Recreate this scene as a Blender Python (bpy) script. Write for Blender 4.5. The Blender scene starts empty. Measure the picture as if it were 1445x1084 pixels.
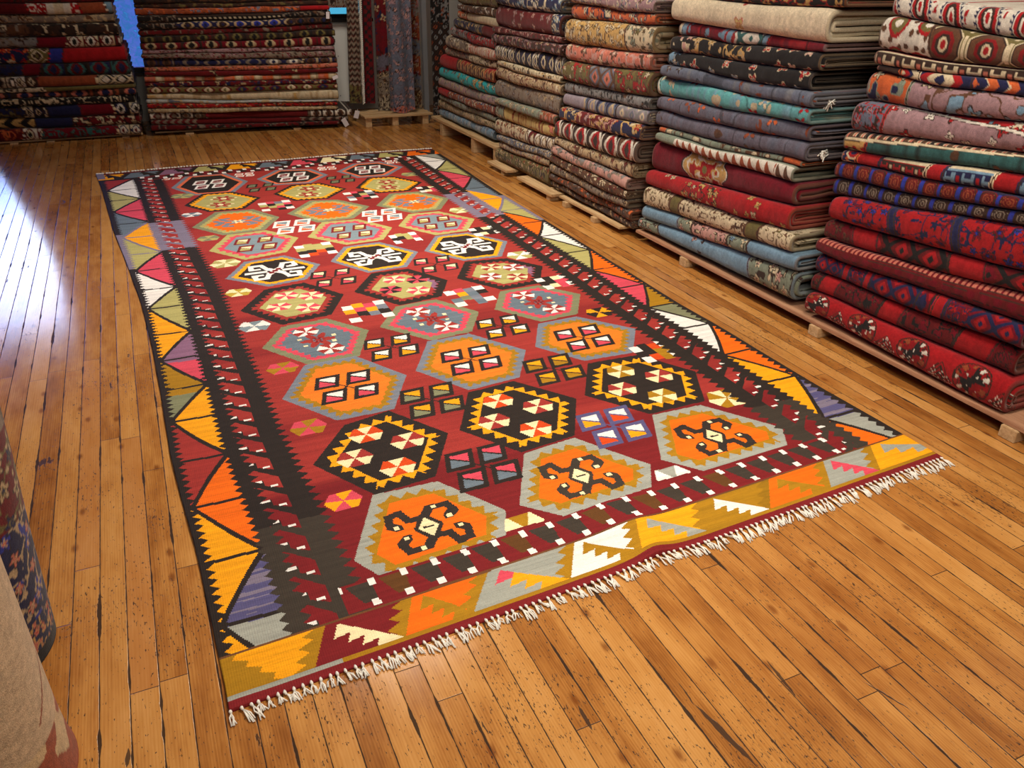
import bpy, bmesh, math, random
import numpy as np
from mathutils import Matrix, Vector

scene = bpy.context.scene
COL = scene.collection
rnd = random.Random(7)

# ---------------------------------------------------------------- camera, light, exposure
cam_data = bpy.data.cameras.new('camera')
cam_data.sensor_fit = 'HORIZONTAL'
cam_data.sensor_width = 36.0
cam_data.lens = 27.805
cam_data.clip_start = 0.02
cam = bpy.data.objects.new('camera', cam_data)
COL.objects.link(cam)
Rv = Vector((0.90968705, -0.41507882, 0.01338049))
Fv = Vector((0.37173574, 0.79948601, -0.47184178))
Uv = Vector((0.18515402, 0.43420236, 0.8815817))
M = Matrix((Rv, Uv, -Fv)).transposed().to_4x4()
M.translation = Vector((0, 0, 1.4))
cam.matrix_world = M
scene.camera = cam

vs = scene.view_settings
scene.display_settings.display_device = 'sRGB'
vs.view_transform = 'Standard'
vs.look = 'None'
vs.exposure = 0.0
vs.gamma = 1.0
vs.use_curve_mapping = False

world = bpy.data.worlds.new('sky')
scene.world = world
world.use_nodes = True
wt = world.node_tree
bg = wt.nodes['Background']
bg.inputs['Strength'].default_value = 1.0
# blue sky with an added white spot for the floor glare's bright core
tc = wt.nodes.new('ShaderNodeTexCoord')
dt = wt.nodes.new('ShaderNodeVectorMath')
dt.operation = 'DOT_PRODUCT'
wt.links.new(tc.outputs['Generated'], dt.inputs[0])
_cd = Vector((-0.643, 4.43, 1.4)).normalized()
dt.inputs[1].default_value = _cd
wr = wt.nodes.new('ShaderNodeValToRGB')
wt.links.new(dt.outputs['Value'], wr.inputs[0])
wr.color_ramp.elements[0].position = 0.9994
wr.color_ramp.elements[0].color = (0, 0, 0, 1)
wr.color_ramp.elements[1].position = 0.99993
wr.color_ramp.elements[1].color = (1, 1, 1, 1)
wm = wt.nodes.new('ShaderNodeMix')
wm.data_type = 'RGBA'
wt.links.new(wr.outputs[0], wm.inputs[0])
wm.inputs[6].default_value = (0.08, 1.2, 8.0, 1)
wm.inputs[7].default_value = (8.0, 9.5, 12.0, 1)
wt.links.new(wm.outputs[2], bg.inputs['Color'])


def area(name, loc, target, power, sx, sy, col, spread=180):
    d = bpy.data.lights.new(name, 'AREA')
    d.shape = 'RECTANGLE'
    d.size, d.size_y = sx, sy
    d.energy = power
    d.color = col
    d.spread = math.radians(spread)
    o = bpy.data.objects.new(name, d)
    COL.objects.link(o)
    o.location = loc
    o.rotation_euler = (Vector(target) - Vector(loc)).to_track_quat('-Z', 'Y').to_euler()
    return o


WARM = (1.0, 0.90, 0.76)
area('ceiling_and_fill_light', (1.3, 1.2, 3.15), (1.15, 1.45, 0), 47, 1.0, 0.6, WARM, 125)
area('ceiling_and_fill_light', (1.2, 4.7, 3.15), (1.15, 4.1, 0), 51, 0.8, 0.6, WARM, 105)
area('ceiling_and_fill_light', (0.3, -0.5, 2.7), (2.6, 3.0, 0.5), 21, 0.9, 0.9, WARM, 110)  # added fill light towards the right-hand stacks, no fixture there
area('ceiling_and_fill_light', (1.4, 5.9, 3.15), (1.6, 7.8, 0.4), 18, 0.6, 0.4, WARM, 110)
po = area('window_daylight_portal', (0.0, 8.56, 1.4), (0.0, 0, 1.2), 1, 4.6, 1.9, (1, 1, 1))
po.data.cycles.is_portal = True

# ---------------------------------------------------------------- helpers


def lin(c):
    c = np.asarray(c, float) / 255.0
    return np.where(c <= 0.04045, c / 12.92, ((c + 0.055) / 1.055) ** 2.4)


def tag(o, label, cat, group=None):
    o['label'] = label
    o['category'] = cat
    if group:
        o['group'] = group
    return o


def empty(name, label, cat, loc, group=None):
    o = bpy.data.objects.new(name, None)
    o.empty_display_size = 0.1
    COL.objects.link(o)
    o.location = loc
    return tag(o, label, cat, group)


def link(name, me, mat=None, parent=None, smooth=False):
    if mat is not None:
        me.materials.append(mat)
    if smooth:
        me.polygons.foreach_set('use_smooth', np.ones(len(me.polygons), dtype=bool))
    o = bpy.data.objects.new(name, me)
    COL.objects.link(o)
    if parent is not None:
        o.parent = parent
    return o


def mesh_np(name, verts, faces, cols=None):
    """faces: list of (n,4) or (n,3) int arrays; cols: per-vertex linear rgb"""
    me = bpy.data.meshes.new(name)
    verts = np.asarray(verts, np.float32)
    me.vertices.add(len(verts))
    me.vertices.foreach_set('co', verts.ravel())
    sizes = np.concatenate([np.full(len(f), f.shape[1]) for f in faces])
    loops = np.concatenate([f.ravel() for f in faces]).astype(np.int32)
    me.loops.add(len(loops))
    me.loops.foreach_set('vertex_index', loops)
    me.polygons.add(len(sizes))
    starts = np.concatenate([[0], np.cumsum(sizes)[:-1]]).astype(np.int32)
    me.polygons.foreach_set('loop_start', starts)
    if cols is not None:
        a = me.attributes.new('yarn', 'FLOAT_COLOR', 'POINT')
        c = np.ones((len(verts), 4), np.float32)
        c[:, :3] = cols
        a.data.foreach_set('color', c.ravel())
    me.update(calc_edges=True)
    me.validate()
    return me


class Geo:
    def __init__(self):
        self.bm = bmesh.new()

    def box(self, x0, x1, y0, y1, z0, z1, bev=0.0):
        b = bmesh.new()
        bmesh.ops.create_cube(b, size=1)
        for v in b.verts:
            v.co = Vector(((x0 + x1) / 2 + v.co.x * (x1 - x0), (y0 + y1) / 2 + v.co.y * (y1 - y0), (z0 + z1) / 2 + v.co.z * (z1 - z0)))
        if bev:
            bmesh.ops.bevel(b, geom=b.edges[:], offset=bev, segments=2, affect='EDGES')
        me = bpy.data.meshes.new('tmp')
        b.to_mesh(me)
        self.bm.from_mesh(me)
        bpy.data.meshes.remove(me)
        b.free()
        return self

    def tube(self, pts, r, n=5):
        rings = []
        for i, p in enumerate(pts):
            p = Vector(p)
            a = Vector(pts[max(0, i - 1)])
            c = Vector(pts[min(len(pts) - 1, i + 1)])
            d = (c - a).normalized()
            u = d.orthogonal().normalized()
            w = d.cross(u)
            rr = r[i] if isinstance(r, (list, tuple)) else r
            rings.append([self.bm.verts.new(p + (u * math.cos(t) + w * math.sin(t)) * rr) for t in [2 * math.pi * k / n for k in range(n)]])
        for a, b in zip(rings, rings[1:]):
            for k in range(n):
                self.bm.faces.new((a[k], a[(k + 1) % n], b[(k + 1) % n], b[k]))
        self.bm.faces.new(rings[0][::-1])
        self.bm.faces.new(rings[-1])
        return self

    def make(self, name, mat, parent=None, smooth=False):
        me = bpy.data.meshes.new(name)
        bmesh.ops.recalc_face_normals(self.bm, faces=self.bm.faces[:])
        self.bm.to_mesh(me)
        self.bm.free()
        return link(name, me, mat, parent, smooth)


# numpy noise ------------------------------------------------------------
def hash2(ix, iy, seed):
    h = (ix.astype(np.int64) * 374761393 + iy.astype(np.int64) * 668265263 + seed * 1442695041) & 0xFFFFFFFF
    h = ((h ^ (h >> 13)) * 1274126177) & 0xFFFFFFFF
    h = (h ^ (h >> 16)) & 0xFFFFFFFF
    return h / 4294967295.0


def vnoise(x, y, seed=0):
    ix, iy = np.floor(x), np.floor(y)
    fx, fy = x - ix, y - iy
    fx = fx * fx * (3 - 2 * fx)
    fy = fy * fy * (3 - 2 * fy)
    a = hash2(ix, iy, seed)
    b = hash2(ix + 1, iy, seed)
    c = hash2(ix, iy + 1, seed)
    d = hash2(ix + 1, iy + 1, seed)
    return (a * (1 - fx) + b * fx) * (1 - fy) + (c * (1 - fx) + d * fx) * fy


def tri(x):
    return np.abs((x % 1.0) * 2 - 1)


# shader helpers -----------------------------------------------------------
class NT:
    def __init__(self, name):
        self.mat = bpy.data.materials.new(name)
        self.mat.use_nodes = True
        self.t = self.mat.node_tree
        self.b = self.t.nodes['Principled BSDF']

    def n(self, typ, **kw):
        nd = self.t.nodes.new(typ)
        for k, v in kw.items():
            setattr(nd, k, v)
        return nd

    def l(self, a, b):
        self.t.links.new(a, b)

    def val(self, x, sock):
        if hasattr(x, 'is_output') or isinstance(x, bpy.types.NodeSocket):
            self.l(x, sock)
        else:
            sock.default_value = x

    def math(self, op, a, b=0.0, c=None, clamp=False):
        nd = self.n('ShaderNodeMath', operation=op, use_clamp=clamp)
        self.val(a, nd.inputs[0])
        self.val(b, nd.inputs[1])
        if c is not None:
            self.val(c, nd.inputs[2])
        return nd.outputs[0]

    def comb(self, x, y, z=0.0):
        nd = self.n('ShaderNodeCombineXYZ')
        for s, v in zip(nd.inputs, (x, y, z)):
            self.val(v, s)
        return nd.outputs[0]

    def noise(self, vec, scale=1.0, detail=2.0, rough=0.5, dist=0.0):
        nd = self.n('ShaderNodeTexNoise')
        self.l(vec, nd.inputs['Vector'])
        nd.inputs['Scale'].default_value = scale
        nd.inputs['Detail'].default_value = detail
        nd.inputs['Roughness'].default_value = rough
        nd.inputs['Distortion'].default_value = dist
        return nd.outputs['Fac']

    def ramp(self, fac, stops):
        nd = self.n('ShaderNodeValToRGB')
        self.l(fac, nd.inputs[0])
        cr = nd.color_ramp
        while len(cr.elements) < len(stops):
            cr.elements.new(0.5)
        for e, (p, c) in zip(cr.elements, stops):
            e.position = p
            e.color = (*c, 1) if len(c) == 3 else c
        return nd.outputs[0]

    def mix(self, fac, a, b, mode='MIX'):
        nd = self.n('ShaderNodeMix', data_type='RGBA', blend_type=mode)
        self.val(fac, nd.inputs[0])
        for x, s in ((a, nd.inputs[6]), (b, nd.inputs[7])):
            if isinstance(x, tuple):
                s.default_value = (*x, 1)
            else:
                self.l(x, s)
        return nd.outputs[2]

    def step(self, x, lo, hi):
        nd = self.n('ShaderNodeMapRange', interpolation_type='SMOOTHSTEP')
        self.val(x, nd.inputs[0])
        nd.inputs[1].default_value = lo
        nd.inputs[2].default_value = hi
        return nd.outputs[0]

    def bump(self, h, strength=0.3, dist=0.002):
        nd = self.n('ShaderNodeBump')
        self.l(h, nd.inputs['Height'])
        nd.inputs['Strength'].default_value = strength
        nd.inputs['Distance'].default_value = dist
        self.l(nd.outputs[0], self.b.inputs['Normal'])


def L3(*c):
    return tuple(float(v) for v in lin(c))


# materials ---------------------------------------------------------------
def mat_floor():
    m = NT('varnished_pine_boards')
    g = m.n('ShaderNodeNewGeometry').outputs['Position']
    sp = m.n('ShaderNodeSeparateXYZ')
    m.l(g, sp.inputs[0])
    x, y = sp.outputs[0], sp.outputs[1]
    W = 0.0595
    wob = m.math('MULTIPLY', m.math('SUBTRACT', m.noise(m.comb(m.math('MULTIPLY', x, 0.5), m.math('MULTIPLY', y, 1.2)), 1.0, 1), 0.5), 0.006)
    u = m.math('DIVIDE', m.math('ADD', x, wob), W)
    bi = m.math('FLOOR', u)
    fu = m.math('SUBTRACT', u, bi)
    wn = m.n('ShaderNodeTexWhiteNoise', noise_dimensions='1D')
    m.l(bi, wn.inputs['W'])
    r1 = wn.outputs['Value']
    Lb = m.math('ADD', 0.85, m.math('MULTIPLY', r1, 0.9))
    v = m.math('DIVIDE', m.math('ADD', y, m.math('MULTIPLY', r1, 37.0)), Lb)
    vi = m.math('FLOOR', v)
    fv = m.math('SUBTRACT', v, vi)
    wn2 = m.n('ShaderNodeTexWhiteNoise', noise_dimensions='2D')
    m.l(m.comb(bi, vi), wn2.inputs['Vector'])
    r2 = wn2.outputs['Value']
    # seams
    eu = m.math('MULTIPLY', m.math('MINIMUM', fu, m.math('SUBTRACT', 1.0, fu)), W)
    ev = m.math('MULTIPLY', m.math('MINIMUM', fv, m.math('SUBTRACT', 1.0, fv)), Lb)
    rag = m.noise(m.comb(m.math('MULTIPLY', x, 110.0), m.math('MULTIPLY', y, 30.0)), 1.0, 3)
    rag2 = m.noise(m.comb(m.math('MULTIPLY', x, 14.0), m.math('MULTIPLY', y, 5.0)), 1.0, 2)
    chip = m.math('MULTIPLY', m.math('MAXIMUM', m.math('SUBTRACT', rag2, 0.56), 0.0), m.math('MULTIPLY', rag, 0.045))
    gw = m.math('ADD', m.math('MULTIPLY', rag, 0.0026), chip)
    seam = m.math('MAXIMUM', m.step(m.math('SUBTRACT', gw, eu), -0.0006, 0.0006), m.step(m.math('SUBTRACT', 0.0011, ev), -0.0006, 0.0006))
    # grain, rings
    off = m.math('MULTIPLY', r2, 50.0)
    gv = m.comb(m.math('MULTIPLY', x, 120.0), m.math('MULTIPLY', y, 5.0), off)
    grain = m.noise(gv, 1.0, 5, 0.65, 1.4)
    wave = m.n('ShaderNodeTexWave', wave_type='BANDS', bands_direction='X', wave_profile='SIN')
    m.l(m.comb(m.math('MULTIPLY', x, 30.0), m.math('MULTIPLY', y, 1.0), off), wave.inputs['Vector'])
    wave.inputs['Scale'].default_value = 1.6
    wave.inputs['Distortion'].default_value = 7.0
    wave.inputs['Detail'].default_value = 2.0
    wave.inputs['Detail Scale'].default_value = 0.8
    blot = m.noise(m.comb(m.math('MULTIPLY', x, 16.0), m.math('MULTIPLY', y, 5.0), off), 1.0, 3, 0.6)
    tone = m.math('ADD', m.math('ADD', m.math('MULTIPLY', grain, 0.28), m.math('MULTIPLY', blot, 0.52)), m.math('ADD', m.math('MULTIPLY', wave.outputs['Fac'], 0.07), m.math('MULTIPLY', r2, 0.26)))
    base = m.ramp(tone, [(0.3, L3(126, 74, 31)), (0.48, L3(166, 109, 52)), (0.62, L3(190, 134, 70)), (0.9, L3(212, 160, 96))])
    # a few redder boards
    redb = m.step(r2, 0.965, 0.975)
    base = m.mix(m.math('MULTIPLY', redb, 0.3), base, L3(150, 72, 30))
    # knots
    vo = m.n('ShaderNodeTexVoronoi', voronoi_dimensions='2D')
    m.l(m.comb(m.math('MULTIPLY', x, 9.0), m.math('MULTIPLY', y, 4.4)), vo.inputs['Vector'])
    vo.inputs['Scale'].default_value = 1.0
    kd = m.math('ADD', vo.outputs['Distance'], m.math('MULTIPLY', m.math('SUBTRACT', grain, 0.5), 0.12))
    kc = m.n('ShaderNodeSeparateColor')
    m.l(vo.outputs['Color'], kc.inputs[0])
    has = m.step(kc.outputs[0], 0.62, 0.66)
    kn = m.math('MULTIPLY', has, m.math('SUBTRACT', 1.0, m.step(kd, 0.02, 0.12)))
    base = m.mix(m.math('MULTIPLY', kn, 0.75), base, L3(112, 58, 22))
    # broad dirt and wear
    big = m.noise(g, 1.7, 3)
    base = m.mix(m.math('MULTIPLY', m.step(big, 0.42, 0.75), 0.28), base, L3(150, 88, 36))
    # worn, blackened nicks running with the boards; denser where people walk
    wearmask = m.step(m.noise(g, 2.3, 2), 0.38, 0.66)
    nv = m.comb(m.math('MULTIPLY', x, 250.0), m.math('MULTIPLY', y, 75.0), off)
    n1 = m.noise(nv, 1.0, 2, 0.55)
    near = m.math('SUBTRACT', 1.0, m.step(y, 1.6, 4.6))
    thr = m.math('SUBTRACT', 0.712, m.math('ADD', m.math('MULTIPLY', wearmask, 0.075), m.math('MULTIPLY', near, 0.03)))
    nick = m.step(m.math('SUBTRACT', n1, thr), 0.0, 0.03)
    n2 = m.noise(m.comb(m.math('MULTIPLY', x, 26.0), m.math('MULTIPLY', y, 5.5), off), 1.0, 5, 0.7)
    gouge = m.step(m.math('SUBTRACT', n2, m.math('SUBTRACT', 0.715, m.math('MULTIPLY', wearmask, 0.06))), 0.0, 0.02)
    # a few long splits in single boards
    for (xa, ya, xb, yb, w) in ((0.859, 0.900, 0.884, 0.715, 0.0075), (0.862, 0.964, 0.856, 0.885, 0.0022), (0.629, 0.995, 0.626, 0.925, 0.005), (1.238, 0.798, 1.277, 0.688, 0.0030), (1.083, 0.933, 1.073, 0.818, 0.0045), (1.425, 0.902, 1.432, 0.80, 0.003), (0.12, 1.02, 0.125, 0.93, 0.004), (-0.245, 1.27, -0.249, 1.22, 0.005)):
        t = m.math('DIVIDE', m.math('SUBTRACT', y, ya), yb - ya)
        cxn = m.math('ADD', m.math('ADD', xa, m.math('MULTIPLY', t, xb - xa)), m.math('MULTIPLY', m.math('SUBTRACT', rag, 0.5), 0.008))
        wid = m.math('MULTIPLY', m.math('MULTIPLY', t, m.math('SUBTRACT', 1.0, t)), 4 * w)
        gouge = m.math('MAXIMUM', gouge, m.step(m.math('SUBTRACT', wid, m.math('ABSOLUTE', m.math('SUBTRACT', x, cxn))), 0.0, 0.001))
    dark = m.math('MAXIMUM', m.math('MULTIPLY', seam, 0.93), m.math('MULTIPLY', m.math('MAXIMUM', nick, gouge), 0.85))
    col = m.mix(dark, base, L3(44, 36, 32))
    m.l(col, m.b.inputs['Base Color'])
    rg = m.math('ADD', 0.10, m.math('MULTIPLY', m.noise(m.comb(m.math('MULTIPLY', x, 20.0), m.math('MULTIPLY', y, 4.0)), 1.0, 3), 0.10))
    rg = m.math('ADD', rg, m.math('MULTIPLY', dark, 0.4))
    m.l(rg, m.b.inputs['Roughness'])
    m.l(m.math('SUBTRACT', 0.5, m.math('MULTIPLY', dark, 0.5)), m.b.inputs['Specular IOR Level'])
    tilt = m.math('MULTIPLY', m.math('MULTIPLY', m.math('SUBTRACT', r2, 0.5), fu), 0.25)
    crown = m.math('MULTIPLY', m.math('MULTIPLY', fu, m.math('SUBTRACT', 1.0, fu)), 0.35)
    h = m.math('SUBTRACT', m.math('ADD', m.math('ADD', crown, tilt), m.math('MULTIPLY', m.noise(m.comb(m.math('MULTIPLY', x, 16.0), m.math('MULTIPLY', y, 7.0)), 1.0, 2), 0.35)), m.math('MULTIPLY', dark, 0.8))
    m.bump(h, 0.32, 0.0018)
    return m.mat


def mat_wool(name='knotted_wool', grain=420.0, strength=0.5, dist=0.0025):
    m = NT(name)
    at = m.n('ShaderNodeAttribute', attribute_name='yarn')
    g = m.n('ShaderNodeNewGeometry').outputs['Position']
    nz = m.noise(g, grain, 2, 0.6)
    c = m.mix(1.0, at.outputs['Color'], m.ramp(nz, [(0.25, (0.62, 0.62, 0.62)), (0.75, (1.25, 1.25, 1.25))]), 'MULTIPLY')
    m.l(c, m.b.inputs['Base Color'])
    m.b.inputs['Roughness'].default_value = 0.9
    m.b.inputs['Specular IOR Level'].default_value = 0.15
    m.b.inputs['Sheen Weight'].default_value = 0.12
    m.b.inputs['Sheen Roughness'].default_value = 0.5
    m.bump(m.math('ADD', nz, m.noise(g, 60.0, 2)), strength, dist)
    return m.mat


def mat_kilim():
    m = NT('flat_woven_kilim')
    at = m.n('ShaderNodeAttribute', attribute_name='yarn')
    g = m.n('ShaderNodeNewGeometry').outputs['Position']
    sp = m.n('ShaderNodeSeparateXYZ')
    m.l(g, sp.inputs[0])
    x, y = sp.outputs[0], sp.outputs[1]
    # weft streaks and the ribs of the weave
    st = m.noise(m.comb(m.math('MULTIPLY', x, 5.0), m.math('MULTIPLY', y, 190.0)), 1.0, 3, 0.6)
    fine = m.noise(m.comb(m.math('MULTIPLY', x, 260.0), m.math('MULTIPLY', y, 330.0)), 1.0, 1)
    c = m.mix(1.0, at.outputs['Color'], m.ramp(m.math('ADD', m.math('MULTIPLY', st, 0.6), m.math('MULTIPLY', fine, 0.4)), [(0.3, (0.78, 0.78, 0.78)), (0.7, (1.16, 1.16, 1.16))]), 'MULTIPLY')
    m.l(c, m.b.inputs['Base Color'])
    m.b.inputs['Roughness'].default_value = 0.85
    m.b.inputs['Specular IOR Level'].default_value = 0.2
    rib = m.math('SINE', m.math('MULTIPLY', x, 2 * math.pi / 0.0055))
    m.bump(m.math('ADD', m.math('MULTIPLY', rib, 0.5), m.math('ADD', st, fine)), 0.35, 0.0012)
    return m.mat


def mat_wood(name, c0, c1, rough=0.6, axis='Y'):
    m = NT(name)
    g = m.n('ShaderNodeNewGeometry').outputs['Position']
    mp = m.n('ShaderNodeMapping')
    m.l(g, mp.inputs['Vector'])
    mp.inputs['Scale'].default_value = (60, 4, 60) if axis == 'Y' else (4, 60, 60)
    nz = m.noise(mp.outputs[0], 1.0, 4, 0.6, 0.8)
    m.l(m.ramp(nz, [(0.3, c0), (0.7, c1)]), m.b.inputs['Base Color'])
    m.b.inputs['Roughness'].default_value = rough
    m.bump(nz, 0.3, 0.001)
    return m.mat


def mat_flat(name, c, rough=0.8, var=0.08, scale=6.0, bump=0.0):
    m = NT(name)
    g = m.n('ShaderNodeNewGeometry').outputs['Position']
    nz = m.noise(g, scale, 4)
    lo = tuple(max(0, v * (1 - var)) for v in c)
    hi = tuple(min(1, v * (1 + var)) for v in c)
    m.l(m.ramp(nz, [(0.3, lo), (0.7, hi)]), m.b.inputs['Base Color'])
    m.b.inputs['Roughness'].default_value = rough
    if bump:
        m.bump(nz, bump, 0.002)
    return m.mat


FLOOR = mat_floor()
WOOL = mat_wool()
KILIM = mat_kilim()
PINE = mat_wood('pale_pine', L3(170, 135, 92), L3(214, 182, 138))
PINEX = mat_wood('pale_pine_across', L3(170, 135, 92), L3(214, 182, 138), axis='X')
PLY = mat_wood('reddish_board', L3(150, 105, 78), L3(190, 145, 112))
PLASTER = mat_flat('white_plaster', L3(205, 204, 200), 0.9, 0.05, 3.0, 0.1)
CEIL = mat_flat('ceiling_paint', L3(200, 190, 172), 0.9, 0.04, 2.0)
COTTON = mat_flat('white_cotton', L3(232, 228, 218), 0.9, 0.1, 300.0, 0.3)
PAPER = mat_flat('white_paper', L3(225, 222, 228), 0.7, 0.03, 20.0)
DARKWOOD = mat_wood('dark_frame', L3(30, 24, 22), L3(52, 42, 36), 0.5, 'X')
STEEL = mat_flat('grey_post', L3(120, 122, 126), 0.5, 0.06, 12.0)

# ---------------------------------------------------------------- the room
def structure(o):
    o['kind'] = 'structure'
    return o


XR, YB = 3.34, 8.6
XL_, YF, ZC = -3.6, -2.6, 3.25
structure(Geo().box(XL_, XR, YF, YB + 0.2, -0.1, 0.0).make('floor', FLOOR))
structure(Geo().box(XL_, XR, YF, YB + 0.2, ZC, ZC + 0.1).make('ceiling', CEIL))
structure(Geo().box(XR, XR + 0.12, YF, YB + 0.2, 0, ZC).make('wall_right', PLASTER))
structure(Geo().box(XL_ - 0.12, XL_, YF, YB + 0.2, 0, ZC).make('wall_left', PLASTER))
structure(Geo().box(XL_, XR, YF - 0.12, YF, 0, ZC).make('wall_front', PLASTER))
# back wall pierced by three windows
WIN = [(-2.3, -0.95, 0.42, 2.0), (-0.12, 0.42, 0.44, 2.1), (1.45, 2.34, 0.872, 2.1)]
wb = Geo()
edges = [XL_]
for a, b, _, _ in WIN:
    edges += [a, b]
edges.append(XR)
for i in range(0, len(edges), 2):
    wb.box(edges[i], edges[i + 1], YB, YB + 0.14, 0, ZC)
for a, b, z0, z1 in WIN:
    wb.box(a, b, YB, YB + 0.14, 0, z0)
    wb.box(a, b, YB, YB + 0.14, z1, ZC)
structure(wb.make('wall_back', PLASTER))

def glass(name, tint, crease=None):
    GLASSM = NT(name)
    GLASSM.t.nodes.remove(GLASSM.b)
    _tr = GLASSM.n('ShaderNodeBsdfTransparent')
    _tr.inputs['Color'].default_value = (*tint, 1)
    if crease:
        g_ = GLASSM.n('ShaderNodeNewGeometry').outputs['Position']
        GLASSM.l(GLASSM.ramp(GLASSM.noise(g_, 22.0, 4, 0.65, 1.2), [(.42, tint), (.62, tuple(.5 * (a + b) * .6 for a, b in zip(tint, crease))), (.75, tuple(min(1, c) for c in crease))]), _tr.inputs['Color'])
    _gl = GLASSM.n('ShaderNodeBsdfGlossy')
    _gl.inputs['Roughness'].default_value = 0.02
    _fr = GLASSM.n('ShaderNodeFresnel')
    _mx = GLASSM.n('ShaderNodeMixShader')
    GLASSM.l(_fr.outputs[0], _mx.inputs[0])
    GLASSM.l(_tr.outputs[0], _mx.inputs[1])
    GLASSM.l(_gl.outputs[0], _mx.inputs[2])
    GLASSM.l(_mx.outputs[0], GLASSM.t.nodes['Material Output'].inputs[0])
    return GLASSM.mat


PANES = [glass('window_glass', (.95, .97, .98)), glass('blue_film_glass', (1.0, .36, .28), (1.0, .85, .5)), glass('dimming_tint_glass', (1.0, .62, .30))]  # third pane's tint is added to dim the strong sky
for i, (a, b, z0, z1) in enumerate(WIN):
    e = structure(bpy.data.objects.new('window_%d' % (i + 1), None))
    COL.objects.link(e)
    e.location = ((a + b) / 2, YB, z0)
    g = Geo()
    f = 0.035
    ox, oy, oz = e.location
    for bx in ((a, a + f, z0, z1), (b - f, b, z0, z1), (a + f, b - f, z0, z0 + f), (a + f, b - f, z1 - f, z1)):
        g.box(bx[0] - ox, bx[1] - ox, 0.02, 0.09, bx[2] - oz, bx[3] - oz)
    g.make('window_frame', DARKWOOD, e)
    Geo().box(a + f - ox, b - f - ox, 0.05, 0.056, f, z1 - z0 - f).make('pane', PANES[i], e)
    Geo().box(a - ox - 0.03, b - ox + 0.03, -0.05, 0.03, -0.03, 0.0).make('window_sill', DARKWOOD, e)

# ---------------------------------------------------------------- the big kilim on the floor
PAL = {k: lin(v) for k, v in {
    'red': (160, 52, 46), 'crim': (122, 30, 33), 'blk': (44, 36, 32), 'blk2': (62, 54, 46), 'yel': (246, 164, 18), 'org': (242, 108, 16),
    'or2': (240, 126, 34), 'olv': (176, 168, 104), 'och': (168, 122, 22), 'wht': (238, 234, 228), 'crm': (240, 226, 178), 'gry': (158, 160, 150),
    'bgr': (126, 142, 150), 'gbl': (122, 128, 140), 'pnk': (214, 74, 92), 'pur': (140, 100, 128), 'ind': (88, 84, 126), 'pgr': (128, 118, 138),
    'dkg': (130, 132, 100), 'sal': (226, 112, 74), 'ddk': (52, 44, 40), 'rdo': (214, 74, 24), 'gol': (190, 160, 60), 'slt': (104, 118, 130)}.items()}
EL = np.array([(1.20, -.050), (1.35, -.050), (1.66, -.059), (1.87, -.066), (2.12, -.083), (2.37, -.095), (2.78, -.098), (3.23, -.107), (3.73, -.128), (4.31, -.173), (4.98, -.231), (6.05, -.294), (6.46, -.331)])
ER = np.array([(1.20, 2.170), (1.36, 2.165), (1.55, 2.160), (1.79, 2.150), (2.17, 2.148), (2.5, 2.150), (2.74, 2.142), (3.11, 2.145), (3.66, 2.157), (4.21, 2.165), (4.89, 2.165), (5.89, 2.200), (6.43, 2.212)])
OFF = np.array([(1.2, .020, .164, .205, .235, .275, .348), (2.0, .020, .164, .207, .236, .275, .347), (3.3, .020, .163, .202, .230, .280, .340), (5.9, .030, .217, .255, .288, .332, .396), (6.5, .030, .222, .26, .292, .338, .402)])
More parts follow.
